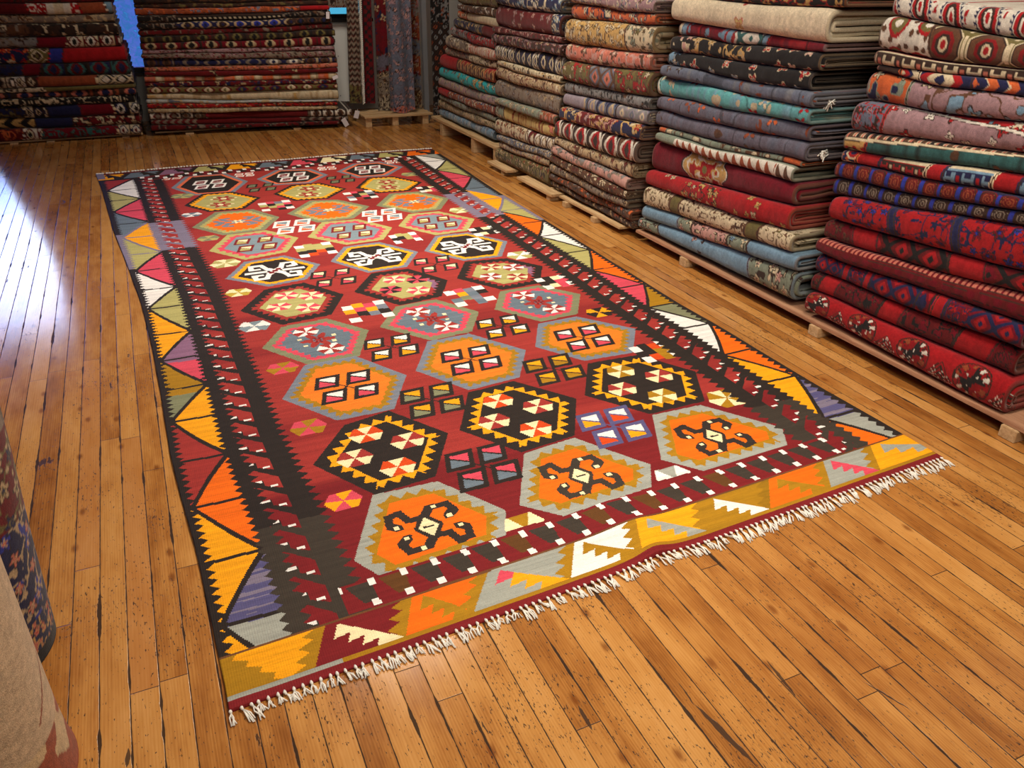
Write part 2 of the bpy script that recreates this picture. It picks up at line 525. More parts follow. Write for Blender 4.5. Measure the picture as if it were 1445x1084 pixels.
HEX = {"1a": [[0.26, 6.147], [0.522, 6.139], [0.639, 5.837], [0.51, 5.567], [0.26, 5.586], [0.141, 5.838]],
       "1b": [[0.89, 6.119], [1.127, 6.052], [1.202, 5.826], [1.039, 5.636], [0.792, 5.667], [0.711, 5.878]],
       "1c": [[1.464, 6.103], [1.674, 6.103], [1.786, 5.874], [1.597, 5.648], [1.382, 5.661], [1.29, 5.899]],
       "2a": [[0.317, 5.603], [0.503, 5.59], [0.652, 5.371], [0.518, 5.143], [0.308, 5.15], [0.186, 5.348]],
       "2b": [[0.904, 5.623], [1.096, 5.613], [1.228, 5.388], [1.06, 5.189], [0.846, 5.216], [0.751, 5.431]],
       "2c": [[1.451, 5.634], [1.63, 5.611], [1.768, 5.372], [1.611, 5.173], [1.4, 5.194], [1.298, 5.381]],
       "3a": [[0.348, 5.123], [0.566, 5.106], [0.686, 4.868], [0.564, 4.646], [0.334, 4.634], [0.19, 4.843]],
       "3b": [[0.942, 5.178], [1.105, 5.132], [1.254, 4.903], [1.096, 4.68], [0.88, 4.675], [0.75, 4.927]],
       "3c": [[1.468, 5.147], [1.661, 5.133], [1.792, 4.898], [1.652, 4.671], [1.463, 4.659], [1.306, 4.901]],
       "4a": [[0.357, 4.625], [0.569, 4.628], [0.71, 4.423], [0.608, 4.204], [0.387, 4.154], [0.235, 4.37]],
       "4b": [[0.904, 4.665], [1.114, 4.646], [1.255, 4.412], [1.145, 4.217], [0.939, 4.203], [0.769, 4.413]],
       "4c": [[1.436, 4.635], [1.627, 4.628], [1.772, 4.397], [1.643, 4.193], [1.448, 4.182], [1.304, 4.424]],
       "5a": [[0.378, 4.116], [0.585, 4.143], [0.727, 3.941], [0.621, 3.754], [0.435, 3.722], [0.262, 3.904]],
       "5b": [[0.915, 4.171], [1.115, 4.173], [1.255, 3.938], [1.129, 3.739], [0.925, 3.73], [0.793, 3.962]],
       "5c": [[1.439, 4.159], [1.634, 4.158], [1.777, 3.924], [1.646, 3.702], [1.437, 3.712], [1.299, 3.938]],
       "6a": [[0.412, 3.681], [0.599, 3.704], [0.736, 3.485], [0.628, 3.27], [0.415, 3.244], [0.273, 3.462]],
       "6b": [[0.94, 3.71], [1.123, 3.704], [1.253, 3.473], [1.153, 3.288], [0.945, 3.259], [0.798, 3.497]],
       "6c": [[1.437, 3.691], [1.657, 3.661], [1.776, 3.478], [1.66, 3.265], [1.454, 3.249], [1.31, 3.476]],
       "7a": [[0.41, 3.216], [0.602, 3.227], [0.733, 3.041], [0.635, 2.815], [0.439, 2.814], [0.3, 3.036]],
       "7b": [[0.924, 3.245], [1.116, 3.257], [1.242, 3.045], [1.134, 2.862], [0.946, 2.846], [0.795, 3.055]],
       "7c": [[1.436, 3.231], [1.636, 3.236], [1.768, 3.057], [1.643, 2.855], [1.457, 2.838], [1.327, 3.043]],
       "8a": [[0.425, 2.812], [0.62, 2.813], [0.754, 2.583], [0.637, 2.357], [0.44, 2.36], [0.298, 2.577]],
       "8b": [[0.933, 2.832], [1.117, 2.84], [1.264, 2.601], [1.144, 2.402], [0.935, 2.385], [0.806, 2.601]],
       "8c": [[1.434, 2.816], [1.624, 2.82], [1.793, 2.61], [1.657, 2.416], [1.444, 2.426], [1.322, 2.613]],
       "9a": [[0.455, 2.313], [0.617, 2.346], [0.753, 2.128], [0.631, 1.91], [0.441, 1.894], [0.31, 2.118]],
       "9b": [[0.925, 2.36], [1.11, 2.377], [1.26, 2.166], [1.136, 1.95], [0.933, 1.928], [0.804, 2.131]],
       "9c": [[1.443, 2.392], [1.664, 2.384], [1.788, 2.173], [1.683, 1.974], [1.452, 1.974], [1.308, 2.174]],
       "10a": [[0.435, 1.888], [0.628, 1.877], [0.757, 1.668], [0.702, 1.541], [0.375, 1.516], [0.313, 1.629]],
       "10b": [[0.94, 1.912], [1.129, 1.931], [1.272, 1.702], [1.21, 1.602], [0.903, 1.58], [0.813, 1.674]],
       "10c": [[1.457, 1.957], [1.651, 1.949], [1.811, 1.712], [1.753, 1.622], [1.409, 1.61], [1.328, 1.711]]}
HEX = {k: np.array(v) for k, v in HEX.items()}


def ynear(x):
    return 1.272 + 0.040 * (x + .05) + 0.012 * np.exp(-((x - 1.05) / .09) ** 2)


def yfar(x):
    return 6.445 - 0.018 * (x + .33) / 2.5 + 0.012 * np.sin(x * 5)


def polyd(px, py, P):
    d = np.full(px.shape, 1e9)
    s = np.zeros(px.shape)
    ins = np.zeros(px.shape, bool)
    acc = 0.0
    for i in range(len(P)):
        a, b = P[i], P[(i + 1) % len(P)]
        e = b - a
        le = math.hypot(*e)
        t = np.clip(((px - a[0]) * e[0] + (py - a[1]) * e[1]) / le ** 2, 0, 1)
        dd = np.hypot(px - a[0] - t * e[0], py - a[1] - t * e[1])
        m = dd < d
        d = np.where(m, dd, d)
        s = np.where(m, acc + t * le, s)
        acc += le
        c = ((a[1] > py) != (b[1] > py))
        with np.errstate(divide='ignore', invalid='ignore'):
            xi = (b[0] - a[0]) * (py - a[1]) / (b[1] - a[1]) + a[0]
        ins ^= c & (px < xi)
    return np.where(ins, d, -d), s, acc


def kilim():
    NU = 620
    t1 = np.linspace(0, 1, 460)[:-1] * 0.29
    t2 = 0.29 + np.linspace(0, 1, 520) * 0.71
    tv = np.concatenate([t1, t2])
    u = np.linspace(0, 1, NU + 1)
    ys0 = 1.28 + tv * 5.16
    xl = np.interp(ys0, EL[:, 0], EL[:, 1])[:, None]
    xr = np.interp(ys0, ER[:, 0], ER[:, 1])[:, None]
    VX = xl + (xr - xl) * u[None, :]
    yn, yf = ynear(VX), yfar(VX)
    VY = yn + tv[:, None] * (yf - yn)
    X = (VX[:-1, :-1] + VX[1:, 1:]) / 2
    Y = (VY[:-1, :-1] + VY[1:, 1:]) / 2
    ny, nx = X.shape
    rowy = Y.mean(1)
    C = np.zeros((ny, nx, 3))
    abr = vnoise(rowy * 2.3, rowy * 0, 5)[:, None]
    # field, darker crimson wool towards the near end, warmer in patches
    dk = np.clip((2.02 + 0.05 * (vnoise(X * 3, Y * 14, 3) - .5) - Y) / 0.05, 0, 1)
    dk = np.maximum(dk, np.clip((vnoise(X * 0.8, Y * 6, 9) - .62) * 3, 0, .55) * (Y < 5.2))
    C[:] = PAL['red'] * (1 - dk[..., None]) + PAL['crim'] * dk[..., None]

    def sub(cx, cy, rx, ry):
        r0, r1 = np.searchsorted(rowy, cy - ry - .08), np.searchsorted(rowy, cy + ry + .08)
        xx = X[(r0 + r1) // 2 if (r0 + r1) // 2 < ny else ny - 1]
        c0, c1 = np.searchsorted(xx, cx - rx - .06), np.searchsorted(xx, cx + rx + .06)
        sl = (slice(r0, r1), slice(c0, c1))
        return sl, X[sl] - cx, Y[sl] - cy

    def put(sl, m, col):
        C[sl][m] = PAL[col] if isinstance(col, str) else col

    # --- motifs
    def x4(cx, cy, ow=.115, oh=.115, out='blk', a='wht', b='pnk', hw=.052, hh=.05, alt=None, lines=True):
        ow, oh, hw, hh = ow * .86, oh * .90, hw * .85, hh * .92
        sl, dx, dy = sub(cx, cy, ow + .03, oh + .03)
        if lines:
            ln = (np.minimum(np.abs(dx * oh - dy * ow), np.abs(dx * oh + dy * ow)) / math.hypot(ow, oh) < .003) & (np.abs(dx) < ow * .6)
            put(sl, ln, out)
        k = 0
        for sx, sy in ((-1, -1), (1, -1), (-1, 1), (1, 1)):
            qx, qy = dx - sx * (ow - hw), dy - sy * (oh - hh)
            sh = qx - .28 * qy
            m = np.maximum(np.abs(sh) / hw, np.abs(qy) / hh)
            put(sl, m < 1, out)
            inn = m < .64
            up = (qy * .9 + .5 * sh) > 0
            put(sl, inn & up, a)
            put(sl, inn & ~up, (alt or b) if k % 3 else b)
            put(sl, inn & (np.abs(qy * .9 + .5 * sh) < .0035), out)
            k += 1

    def pin(cx, cy, r, a, b, n=6, rot=0.0):
        sl, dx, dy = sub(cx, cy, r, r)
        hexm = np.maximum(np.abs(dy) * 1.05, np.abs(dx) * .8 + np.abs(dy) * .42)
        th = np.arctan2(dy, dx) + rot
        sec = np.floor(th / (2 * math.pi / n)).astype(int) % 2 == 0
        put(sl, (hexm < r) & sec, a)
        put(sl, (hexm < r) & ~sec, b)

    def check(cx, cy, cols, nx_=4, ny_=4, cw=.047, ch=.056, seed=0, skip=0.0):
        rr = random.Random(seed)
        sl, dx, dy = sub(cx, cy, nx_ * cw / 2, ny_ * ch / 2 + .03)
        for i in range(nx_):
            for j in range(ny_):
                edge = i in (0, nx_ - 1)
                if edge and j in (1, 2) and ny_ == 4 and nx_ == 4 and rr.random() < .35:
                    continue
                if not edge and j in (0,) and rr.random() < .5:
                    continue
                c = 'wht' if edge and j in (0, ny_ - 1) else cols[(i * 2 + j * 3 + rr.randrange(2)) % len(cols)]
                x0, y0 = (i - nx_ / 2) * cw, (j - ny_ / 2) * ch + (0.008 if i % 2 else -.004)
                put(sl, (dx > x0) & (dx < x0 + cw) & (dy > y0) & (dy < y0 + ch), c)

    def strokes(cx, cy, segs, w, col, rx=.16, ry=.16):
        sl, dx, dy = sub(cx, cy, rx, ry)
        m = np.zeros(dx.shape, bool)
        for path in segs:
            for (x0, y0), (x1, y1) in zip(path, path[1:]):
                e = np.array((x1 - x0, y1 - y0))
                L2 = max(e @ e, 1e-9)
                t = np.clip(((dx - x0) * e[0] + (dy - y0) * e[1]) / L2, 0, 1)
                m |= np.maximum(np.abs(dx - x0 - t * e[0]), np.abs(dy - y0 - t * e[1])) < w
        put(sl, m, col)

    def dots(cx, cy, pts, w, col):
        sl, dx, dy = sub(cx, cy, .17, .17)
        m = np.zeros(dx.shape, bool)
        for a, b in pts:
            m |= (np.abs(dx - a) < w) & (np.abs(dy - b) < w)
        put(sl, m, col)

    def flower(cx, cy, s, a, b, n=2):
        sl, dx, dy = sub(cx, cy, s, s)
        r = np.hypot(dx, dy)
        th = np.arctan2(dy, dx)
        pet = r < s * (.72 + .28 * np.cos(th * 6))
        put(sl, pet & (r < s), a)
        put(sl, (r < s * .28), b)

    # --- hexagons
    RS = {'1': ('gbl', 'sal', 'blk', 0, 0, .026, .050), '2': ('blk', 'yel', 'olv', .018, .0, .024, .050), '3': ('dkg', 'olv', 'org', .008, .012, .030, .060),
          '4': ('olv', 'pnk', 'bgr', .018, .0, .032, .062), '5': ('gbl', 'yel', 'blk', .008, .0, .022, .046), '6': ('blk', 'red', 'olv', .018, .0, .040, .060),
          '7': ('dkg', 'pnk', 'slt', .008, .008, .030, .056), '8': ('gbl', 'och', 'or2', .018, .004, .026, .050), '9': ('blk', 'yel', 'blk', .026, .0, .034, .056),
          '10': ('gry', 'och', 'org', .022, .0, .028, .051)}
    for key, P in HEX.items():
        row, c = key[:-1], key[-1]
        cx, cy = P.mean(0)
        sl, dx, dy = sub(cx, cy, .27, .32)
        d, s, per = polyd(X[sl], Y[sl], P)
        nt = round(per / (.048 if row in ('9', '10', '4') else .036))
        tt = tri(s / per * nt)
        o, r, f, j1, j2, w1, w2 = RS[row]
        put(sl, d > -.004, 'blk' if row in ('9', '6', '2') else o)
        put(sl, d > 0, o)
        put(sl, d > w1 - j1 * (tt - .5) * 2 * .6, r)
        if row == '8' or row == '3':
            put(sl, d > w2 - j2 * (tt - .5) * 2, f)
        elif row == '6':
            put(sl, d > w1 - j1 * (tt - .5) * 1.3, 'red')
            put(sl, d > w2 + .006, f)
            put(sl, (d > w1 + .012 - j1 * tt) & (d < w2 + .008) & (dx > .12) & (c != 'a'), 'pur')
        else:
            put(sl, d > w2 - j2 * (tt - .5) * 2, f)
        wide = 1.0
        if row == '1':
            x4(cx, cy, .115, .13, 'wht', 'crim', 'crim', .05, .06, lines=False)
        elif row == '2':
            for q in (-.075, .07):
                flower(cx + q * .25, cy + q, .07, 'red', 'crm')
                dots(cx + q * .25, cy + q, [(-.075, .0), (.075, .0), (-.05, .05), (.05, -.05)], .009, 'crm')
        elif row == '3':
            for sx in (-1, 1):
                for sy in (-1, 1):
                    strokes(cx, cy, [[(sx * .02, sy * .02), (sx * .06, sy * .03), (sx * .09, sy * .075), (sx * .05, sy * .085)], [(sx * .09, sy * .0), (sx * .125, sy * .04)]], .013, 'gbl')
            flower(cx, cy, .04, 'crm', 'gbl')
        elif row == '4':
            x4(cx, cy, .12, .13, 'crim', 'crm', 'olv', .048, .056, lines=False)
        elif row == '5':
            for sg in (-1, 1):
                for m_ in (-1, 1):
                    strokes(cx, cy, [[(0, 0), (m_ * .035, sg * .04), (m_ * .055, sg * .10), (m_ * .105, sg * .10), (m_ * .11, sg * .05), (m_ * .075, sg * .045)]], .0125, 'wht')
                strokes(cx, cy, [[(sg * .05, 0), (sg * .135, 0)]], .013, 'wht')
            dots(cx, cy, [(0, 0), (.02, .02), (-.02, -.02)], .013, 'crim')
        elif row == '6':
            ca = {'a': ('pnk', 'crm'), 'b': ('pnk', 'crm'), 'c': ('red', 'crm')}[c]
            for i, (qx, qy) in enumerate([(-.075, -.03), (-.02, .095), (.085, .05), (.045, -.085)]):
                aa = ('blk', 'pnk') if c == 'b' and i in (0, 2) else (('red', 'wht') if c == 'c' and i in (0, 2) else ca)
                pin(cx + qx, cy + qy, .047, aa[0], aa[1], 8)
        elif row == '7':
            pin(cx - .03, cy + .10, .046, 'red', 'wht', 8)
            pin(cx + .03, cy - .10, .046, 'red', 'wht', 8)
            flower(cx, cy, .075, 'red', 'slt')
            flower(cx, cy, .03, 'crim', 'red')
            dots(cx, cy, [(-.07, .03), (.07, .03), (-.06, -.04), (.06, -.03)], .009, 'crm')
        elif row == '8':
            x4(cx, cy, .122, .118, 'blk', 'wht', 'pnk', .054, .052)
        elif row == '9':
            sets = {'a': [('rdo', 'crm'), ('red', 'crm'), ('rdo', 'crm'), ('red', 'crm')], 'b': [('rdo', 'crm'), ('red', 'crm'), ('rdo', 'crm'), ('red', 'crm')],
                    'c': [('och', 'crm'), ('red', 'crm'), ('och', 'crm'), ('red', 'crm')]}[c]
            for (qx, qy), (a, b) in zip([(-.03, .11), (.085, .02), (.01, -.115), (-.10, -.015)], sets):
                pin(cx + qx, cy + qy, .047, a, b, 6, .1)
        elif row == '10':
            dcol = 'ddk' if c != 'b' else 'blk2'
            segs = []
            for sg in (-1, 1):
                segs.append([(sg * .0, sg * .05), (sg * .035, sg * .095), (sg * .10, sg * .095), (sg * .115, sg * .055), (sg * .085, sg * .03)])
                segs.append([(-sg * .0, sg * .05), (-sg * .055, sg * .055), (-sg * .075, sg * .105), (-sg * .115, sg * .095), (-sg * .125, sg * .05), (-sg * .10, sg * .03)])
                segs.append([(sg * .03, 0), (0, sg * .05)])
            segs = [[(a_ * .80, b_ * .86) for a_, b_ in sg_] for sg_ in segs]
            strokes(cx, cy, segs, .0118, dcol)
            strokes(cx, cy, [[(0, -.05), (-.03, 0), (0, .05), (.03, 0), (0, -.05)]], .010, dcol)
            sl2, ex, ey = sub(cx, cy, .05, .06)
            put(sl2, (np.abs(ex) / .030 + np.abs(ey) / .044) < 1, 'crm')
            put(sl2, (np.abs(ey) < .004) & (np.abs(ex) < .016), dcol)
            dots(cx, cy, [(.071, .026), (-.071, -.026), (-.084, .027), (.084, -.027), (.042, .082), (-.042, -.082)], .0075, 'crm')

    # --- motifs between the hexagons
    for (cx, cy), kind in [((.703, 5.637), 'g'), ((1.259, 5.663), 'g')]:
        x4(cx, cy, .105, .115, 'blk', 'dkg', 'dkg', .042, .05)
    for cx, cy, sd in [(.716, 5.137, 1), (1.276, 5.183, 2)]:
        check(cx, cy, ['blk', 'olv', 'pnk', 'gbl', 'blk'], 4, 4, .05, .052, sd)
    for cx, cy in [(.735, 4.649), (1.276, 4.682)]:
        x4(cx, cy, .125, .14, 'wht', 'bgr', 'sal', .055, .065, lines=False)
    check(.76, 4.181, ['blk', 'olv', 'rdo', 'olv', 'blk'], 4, 4, .05, .050, 5)
    check(1.271, 4.195, ['blk', 'pnk', 'olv'], 4, 3, .04, .055, 6)
    for cx, cy in [(.748, 3.724), (1.282, 3.717)]:
        x4(cx, cy, .115, .125, 'blk', 'crm', 'pnk', .046, .052)
    check(.79, 3.243, ['blk', 'yel', 'gbl', 'pnk', 'slt'], 4, 4, .05, .050, 8)
    check(1.28, 3.236, ['pnk', 'blk', 'gbl', 'yel', 'slt', 'dkg'], 4, 4, .05, .050, 9)
    for cx, cy in [(.778, 2.843), (1.28, 2.857)]:
        x4(cx, cy, .115, .115, 'blk', 'wht', 'yel', .05, .052)
    x4(.783, 2.363, .118, .118, 'blk', 'yel', 'dkg', .054, .054)
    x4(1.298, 2.408, .118, .118, 'blk', 'yel', 'och', .054, .054)
    x4(.788, 1.902, .12, .12, 'blk', 'pnk', 'slt', .056, .056)
    x4(1.290, 1.951, .12, .12, 'ind', 'wht', 'rdo', .056, .056, 'yel')
    for cx, cy in [(.648, 6.042), (1.244, 6.032), (.156, 6.135), (1.775, 6.064)]:
        x4(cx, cy, .075, .06, 'wht', 'sal', 'sal', .034, .028, lines=False)
    for cx, cy, a, b, r in [(.188, 5.594, 'olv', 'dkg', .062), (.206, 5.118, 'wht', 'slt', .05), (.251, 4.604, 'dkg', 'olv', .05), (.286, 4.135, 'crm', 'olv', .062),
                            (.292, 3.694, 'crm', 'gol', .05), (.301, 3.272, 'wht', 'bgr', .055), (.339, 2.823, 'pnk', 'och', .05), (.339, 2.349, 'pnk', 'och', .05),
                            (.347, 1.898, 'pnk', 'yel', .045), (1.77, 5.629, 'olv', 'dkg', .06), (1.763, 4.609, 'crm', 'olv', .06), (1.746, 3.682, 'wht', 'olv', .06),
                            (1.743, 2.829, 'yel', 'blk', .052), (1.774, 1.956, 'crm', 'och', .062)]:
        pin(cx, cy, r, a, b, 6 if r != .062 else 8, .2)
    for cx, cy, a in [(1.761, 5.177, 'pnk'), (1.742, 4.151, 'blk'), (1.74, 3.25, 'pnk'), (1.75, 2.387, 'och')]:
        check(cx, cy, ['blk', a, 'crm'] if a != 'och' else ['blk', 'och', 'rdo'], 4, 3, .043, .05, 3)
    for cx, cy, a, b in [(1.308, 1.64, 'wht', 'gry'), (.783, 1.606, 'crm', 'och')]:
        sl, dx, dy = sub(cx, cy, .08, .05)
        put(sl, (np.abs(dx) < .062 - .5 * np.abs(dy + .02)) & (np.abs(dy) < .026), a)
        put(sl, (np.abs(dx) < .02 + .5 * dy) & (np.abs(dy) < .026), b)

    # --- long side borders
    DIV_L = [(6.20, 'red', 'L'), (5.904, 'wht', 'R'), (5.627, 'olv', 'L'), (5.341, 'pnk', 'R'), (5.056, 'slt', 'L'), (4.769, 'yel', 'R'), (4.457, 'olv', 'L'), (4.183, 'pnk', 'R'), (3.891, 'wht', 'L'),
             (3.634, 'olv', 'R'), (3.322, 'yel', 'L'), (3.062, 'pur', 'R'), (2.803, 'och', 'L'), (2.556, 'yel', 'R'), (2.288, 'red', 'L'), (2.03, 'org', 'R'), (1.771, 'yel', 'L'), (1.523, 'ind', 'R'), (1.30, 'yel', 'L')]
    DIV_R = [(6.25, 'gry', 'L'), (5.97, 'wht', 'R'), (5.68, 'olv', 'L'), (5.39, 'pnk', 'R'), (5.08, 'slt', 'L'), (4.786, 'yel', 'R'), (4.49, 'olv', 'L'), (4.20, 'org', 'R'), (3.933, 'wht', 'L'), (3.612, 'olv', 'R'),
             (3.32, 'org', 'L'), (3.051, 'pnk', 'R'), (2.793, 'och', 'L'), (2.535, 'wht', 'R'), (2.252, 'org', 'L'), (1.994, 'yel', 'R'), (1.70, 'ind', 'L'), (1.44, 'org', 'R')]
    xlY = np.interp(Y, EL[:, 0], EL[:, 1])
    xrY = np.interp(Y, ER[:, 0], ER[:, 1])
    o = [np.interp(Y, OFF[:, 0], OFF[:, i]) for i in range(1, 7)]
    e_near = Y - ynear(X)
    e_far = yfar(X) - Y
    for side, D, DIV in (('l', X - xlY, DIV_L), ('r', xrY - X, DIV_R)):
        tt = tri(Y / .034 + .15)
        tf = tri(Y / .040)
        blk = np.where((np.sin(Y * 40) > 2)[..., None], PAL['blk'], PAL['blk'])
        blk = np.broadcast_to(blk, C.shape).copy()
        pg = (Y > (4.48 if side == 'l' else 4.42)) & (Y < (5.02 if side == 'l' else 5.0))
        brn = Y < 1.86
        blk[brn] = PAL['blk2']
        blk[pg] = PAL['pgr']
        blko = np.broadcast_to(PAL['blk'], C.shape).copy()
        po_ = (Y > 4.22) & (Y < 4.84)
        blko[po_] = PAL['pgr']
        band = D < o[5] + .10
        # black II with field teeth, then the hook channel
        m = (D >= o[3]) & (D < o[5] - .012 + .030 * tf)
        C[m] = blk[m]
        redc = PAL['red'] * (1 - dk[..., None]) + PAL['crim'] * dk[..., None]
        m = (D >= o[2] - .012) & (D < o[4])
        C[m] = redc[m]
        q = (o[4] + .010 - D) / (o[4] + .016 - o[2])
        v = (Y / .106) % 1.0
        inq = (q > -.3) & (q < 1.12) & (D > o[2] - .012)
        def inarm(vv):
            return (vv > -.30 + .78 * q) & (vv < .12 + .50 * q) & (q < 1.02)
        arm = inq & (inarm(v) | inarm(v - 1) | inarm(v + 1) | ((q > .66) & (q < 1.0) & (v > .40) & (v < .72)) | (q < .03))
        C[arm] = blk[arm]
        wd = ((np.abs(q - .88) < .17) & (np.abs(v - .68) < .055)) | ((np.abs(q - .36) < .13) & (np.abs(v - .38) < .05))
        C[wd] = PAL['wht']
        # strip I
        m = (D >= o[1] - .010 - .020 * tt + .006) & (D < o[2] - .010 + .026 * tf)
        C[m] = blk[m]
        # triangle panel
        p = (D - o[0]) / (o[1] - o[0])
        pan = (D > o[0] + .022 * tt - .006) & (D < o[1] - .020 * tt)
        pc = np.broadcast_to(PAL['blk'], C.shape).copy()
        DV = sorted(DIV)
        for (y0, c0, b0), (y1, c1, b1) in zip(DV, DV[1:]):
            seg = (Y >= y0) & (Y < y1)
            t = (Y - y0) / (y1 - y0)
            pp = p if b0 == 'L' else 1 - p
            bow = pp + .10 * np.sin(math.pi * np.clip(pp, 0, 1))*(1 if b0 == 'L' else -1)*0.5
            k0 = seg & (bow < 1 - t)
            k1 = seg & ~(bow < 1 - t)
            pc[k0] = PAL[c0]
            pc[k1] = PAL[c1]
            ln = 'pgr' if 4.3 < y0 < 4.9 else 'blk'
            pc[seg & (np.abs(bow - (1 - t)) < .06)] = PAL[ln]
        for y0, c0, b0 in DV:
            pc[np.abs(Y - y0) < .0065] = PAL['pgr' if 4.3 < y0 < 4.9 else 'blk']
        if side == 'l':
            pc[(np.abs(pc - PAL['pur']).sum(-1) < 1e-6) & (Y < 3.03)] = PAL['pnk']
            pc[(np.abs(pc - PAL['och']).sum(-1) < 1e-6) & (Y < 2.75) & (Y > 2.2)] = PAL['dkg']
            pc[(np.abs(pc - PAL['ind']).sum(-1) < 1e-6) & (Y < 1.515)] = PAL['gry']
            pc[(np.abs(pc - PAL['och']).sum(-1) < 1e-6) & (Y < 1.45)] = PAL['yel']
        else:
            pc[(np.abs(pc - PAL['och']).sum(-1) < 1e-6) & (Y < 2.79) & (Y > 2.5)] = PAL['dkg']
            pc[(np.abs(pc - PAL['ind']).sum(-1) < 1e-6) & (Y < 1.69)] = PAL['gry']
        ind = (np.abs(pc - PAL['ind']).sum(-1) < 1e-6) & (vnoise(X * 2, Y * 120, 4) > .6)
        pc[ind] = PAL['pgr']
        m = (D < o[1] - .010 - .020 * tt + .006)
        C[m] = blko[m]
        C[pan] = pc[pan]
        C[D < .010] = blko[D < .010]

    # --- near end border
    xin0 = np.interp(Y, EL[:, 0], EL[:, 1])
    hb = (e_near > .160) & (e_near < .262) & (X - xlY > .30) & (xrY - X > .26)
    C[hb] = PAL['crim']
    ph = ((X - .26 + .1 * (e_near - .16)) / .0865) % 1.0
    rr = (e_near - .160) / .102
    tr_ = hb & (ph > .08 + .40 * (1 - rr)) & (ph < .92 - .12 * (1 - rr)) & (rr > .18) & (rr < .9)
    brown = vnoise(np.floor((X - .26) / .0865), X * 0, 6) > .72
    C[tr_] = PAL['blk2']
    C[tr_ & brown] = lin((98, 62, 28))
    C[hb & (np.abs(ph - .92) < .13) & (np.abs(rr - .86) < .13)] = PAL['wht']
    C[hb & (np.abs(ph - .72) < .12) & (np.abs(rr - .14) < .11)] = PAL['wht']
    np_ = (e_near < .158)
    C[np_] = PAL['och']
    CE = [(-.06, -.06), (.19, .139), (.408, .352), (.618, .525), (.876, .798), (1.083, 1.025), (1.32, 1.24), (1.57, 1.47), (1.797, 1.712), (2.008, 1.923), (2.30, 2.30)]
    CC = [('yel', 'och'), ('crim', 'crm'), ('org', 'och'), ('gry', 'yel'), ('wht', 'och'), ('yel', 'gry'), ('och', 'wht'), ('org', 'och'), ('gry', 'pnk'), ('yel', 'gry')]
    r_ = np.clip(1 - (e_near - .034) / .122, 0, 1)          # 0 inner, 1 outer
    for (a, b), (ca, cb) in zip(zip(CE, CE[1:]), CC):
        x0 = a[0] + (a[1] - a[0]) * r_
        x1 = b[0] + (b[1] - b[0]) * r_
        cell = np_ & (X >= x0) & (X < x1)
        C[cell] = PAL[ca]
        edge = cell & (X > x1 - .022 - .030 * tri(e_near / .034))
        C[edge] = PAL['och'] * .8 if ca == 'och' else PAL['och']
        q = (X - x0) / (x1 - x0)
        if ca == 'yel' and a[0] < 0:
            C[cell & (X < xlY + .018 + .10 * np.clip(r_ - .1, 0, 1) + .02 * tri(e_near / .03))] = PAL['och']
            continue
        yl = .10 + .86 * (q - .14) / .82
        tx = 1 - ((q - .14) * 5.6) % 1.0
        m = cell & (q > .14) & (q < .98) & (r_ > yl) & (r_ < yl + .13 + .24 * tx)
        C[m] = PAL[cb]
        if cb == 'yel':
            C[m & (q < .32)] = PAL['pnk']
        if cb == 'wht' or cb == 'crm':
            pass
    C[np_ & (np.abs(e_near - .156) < .005)] = lin((110, 70, 40))
    gs = (e_near < .036) & (e_near >= .020)
    C[gs] = np.where((vnoise(X * 1.4, X * 0 + 3, 12) > .45)[..., None], PAL['gry'], PAL['och'])[gs]
    C[gs & (X > 1.6)] = PAL['och']
    C[(e_near < .023)] = PAL['crim']
    C[(e_near < .037) & (e_near > .030) & (X > .5) & (X < 1.0)] = PAL['och']
    # --- far end border
    fb = e_far < .20
    hb = (e_far >= .20) & (e_far < .315) & (X - xlY > .25) & (xrY - X > .25)
    C[hb] = PAL['crim']
    ph = ((X) / .10) % 1.0
    rr = (e_far - .2) / .115
    C[hb & (ph > .2) & (ph < .5 + .4 * rr) & (rr > .15) & (rr < .9)] = PAL['blk']
    C[hb & (np.abs(ph - .2) < .14) & (np.abs(rr - .75) < .2)] = PAL['wht']
    C[hb & (np.abs(ph - .7) < .14) & (np.abs(rr - .2) < .2)] = PAL['wht']
    FC = ['yel', 'slt', 'pur', 'olv', 'yel', 'slt', 'pnk', 'crm', 'slt', 'olv', 'org']
    sk = X + .35 + (e_far - .1) * .35
    ci = np.clip(np.floor(sk / .232).astype(int), 0, 10)
    fq = (sk / .232) % 1.0
    tab = np.array([PAL[c] for c in FC])
    C[fb] = tab[ci][fb]
    rr = e_far / .20
    C[fb & (fq > .86 - .10 * tri(e_far / .05))] = PAL['blk']
    C[fb & (fq > .3) & (fq < .9) & (rr > fq - .15) & (rr < fq + .05 + .2 * tri(fq * 4))] = PAL['blk']
    C[fb & (e_far < .04)] = PAL['crim'] * .6
    C[(e_far < .16) & (X - xlY < .05)] = PAL['pgr']

    # yarn by yarn unevenness
    k = .90 + .2 * vnoise(X * 2.5, Y * 95, 21)
    k *= .95 + .1 * vnoise(X * 160, Y * 160, 22)
    C *= k[..., None]
    C = np.clip(C, 0, .95)
    # gentle waves of the cloth and one rumple at the near edge
    VZ = .0045 + .003 * vnoise(VX * 2.2, VY * 2.2, 31) + .0022 * vnoise(VX * 6, VY * 5, 32)
    rx = VX - 1.05 - .25 * (VY - 1.32)
    VZ += .013 * np.exp(-(rx / .045) ** 2) * np.exp(-((VY - 1.30) / .16) ** 2)
    VZ += .004 * np.exp(-((VX - xl - .02) / .05) ** 2) * np.sin(VY * 9) ** 2
    ny1, nx1 = VX.shape
    V = np.stack([VX, VY, VZ], -1).reshape(-1, 3)
    idx = np.arange(ny1 * nx1).reshape(ny1, nx1)
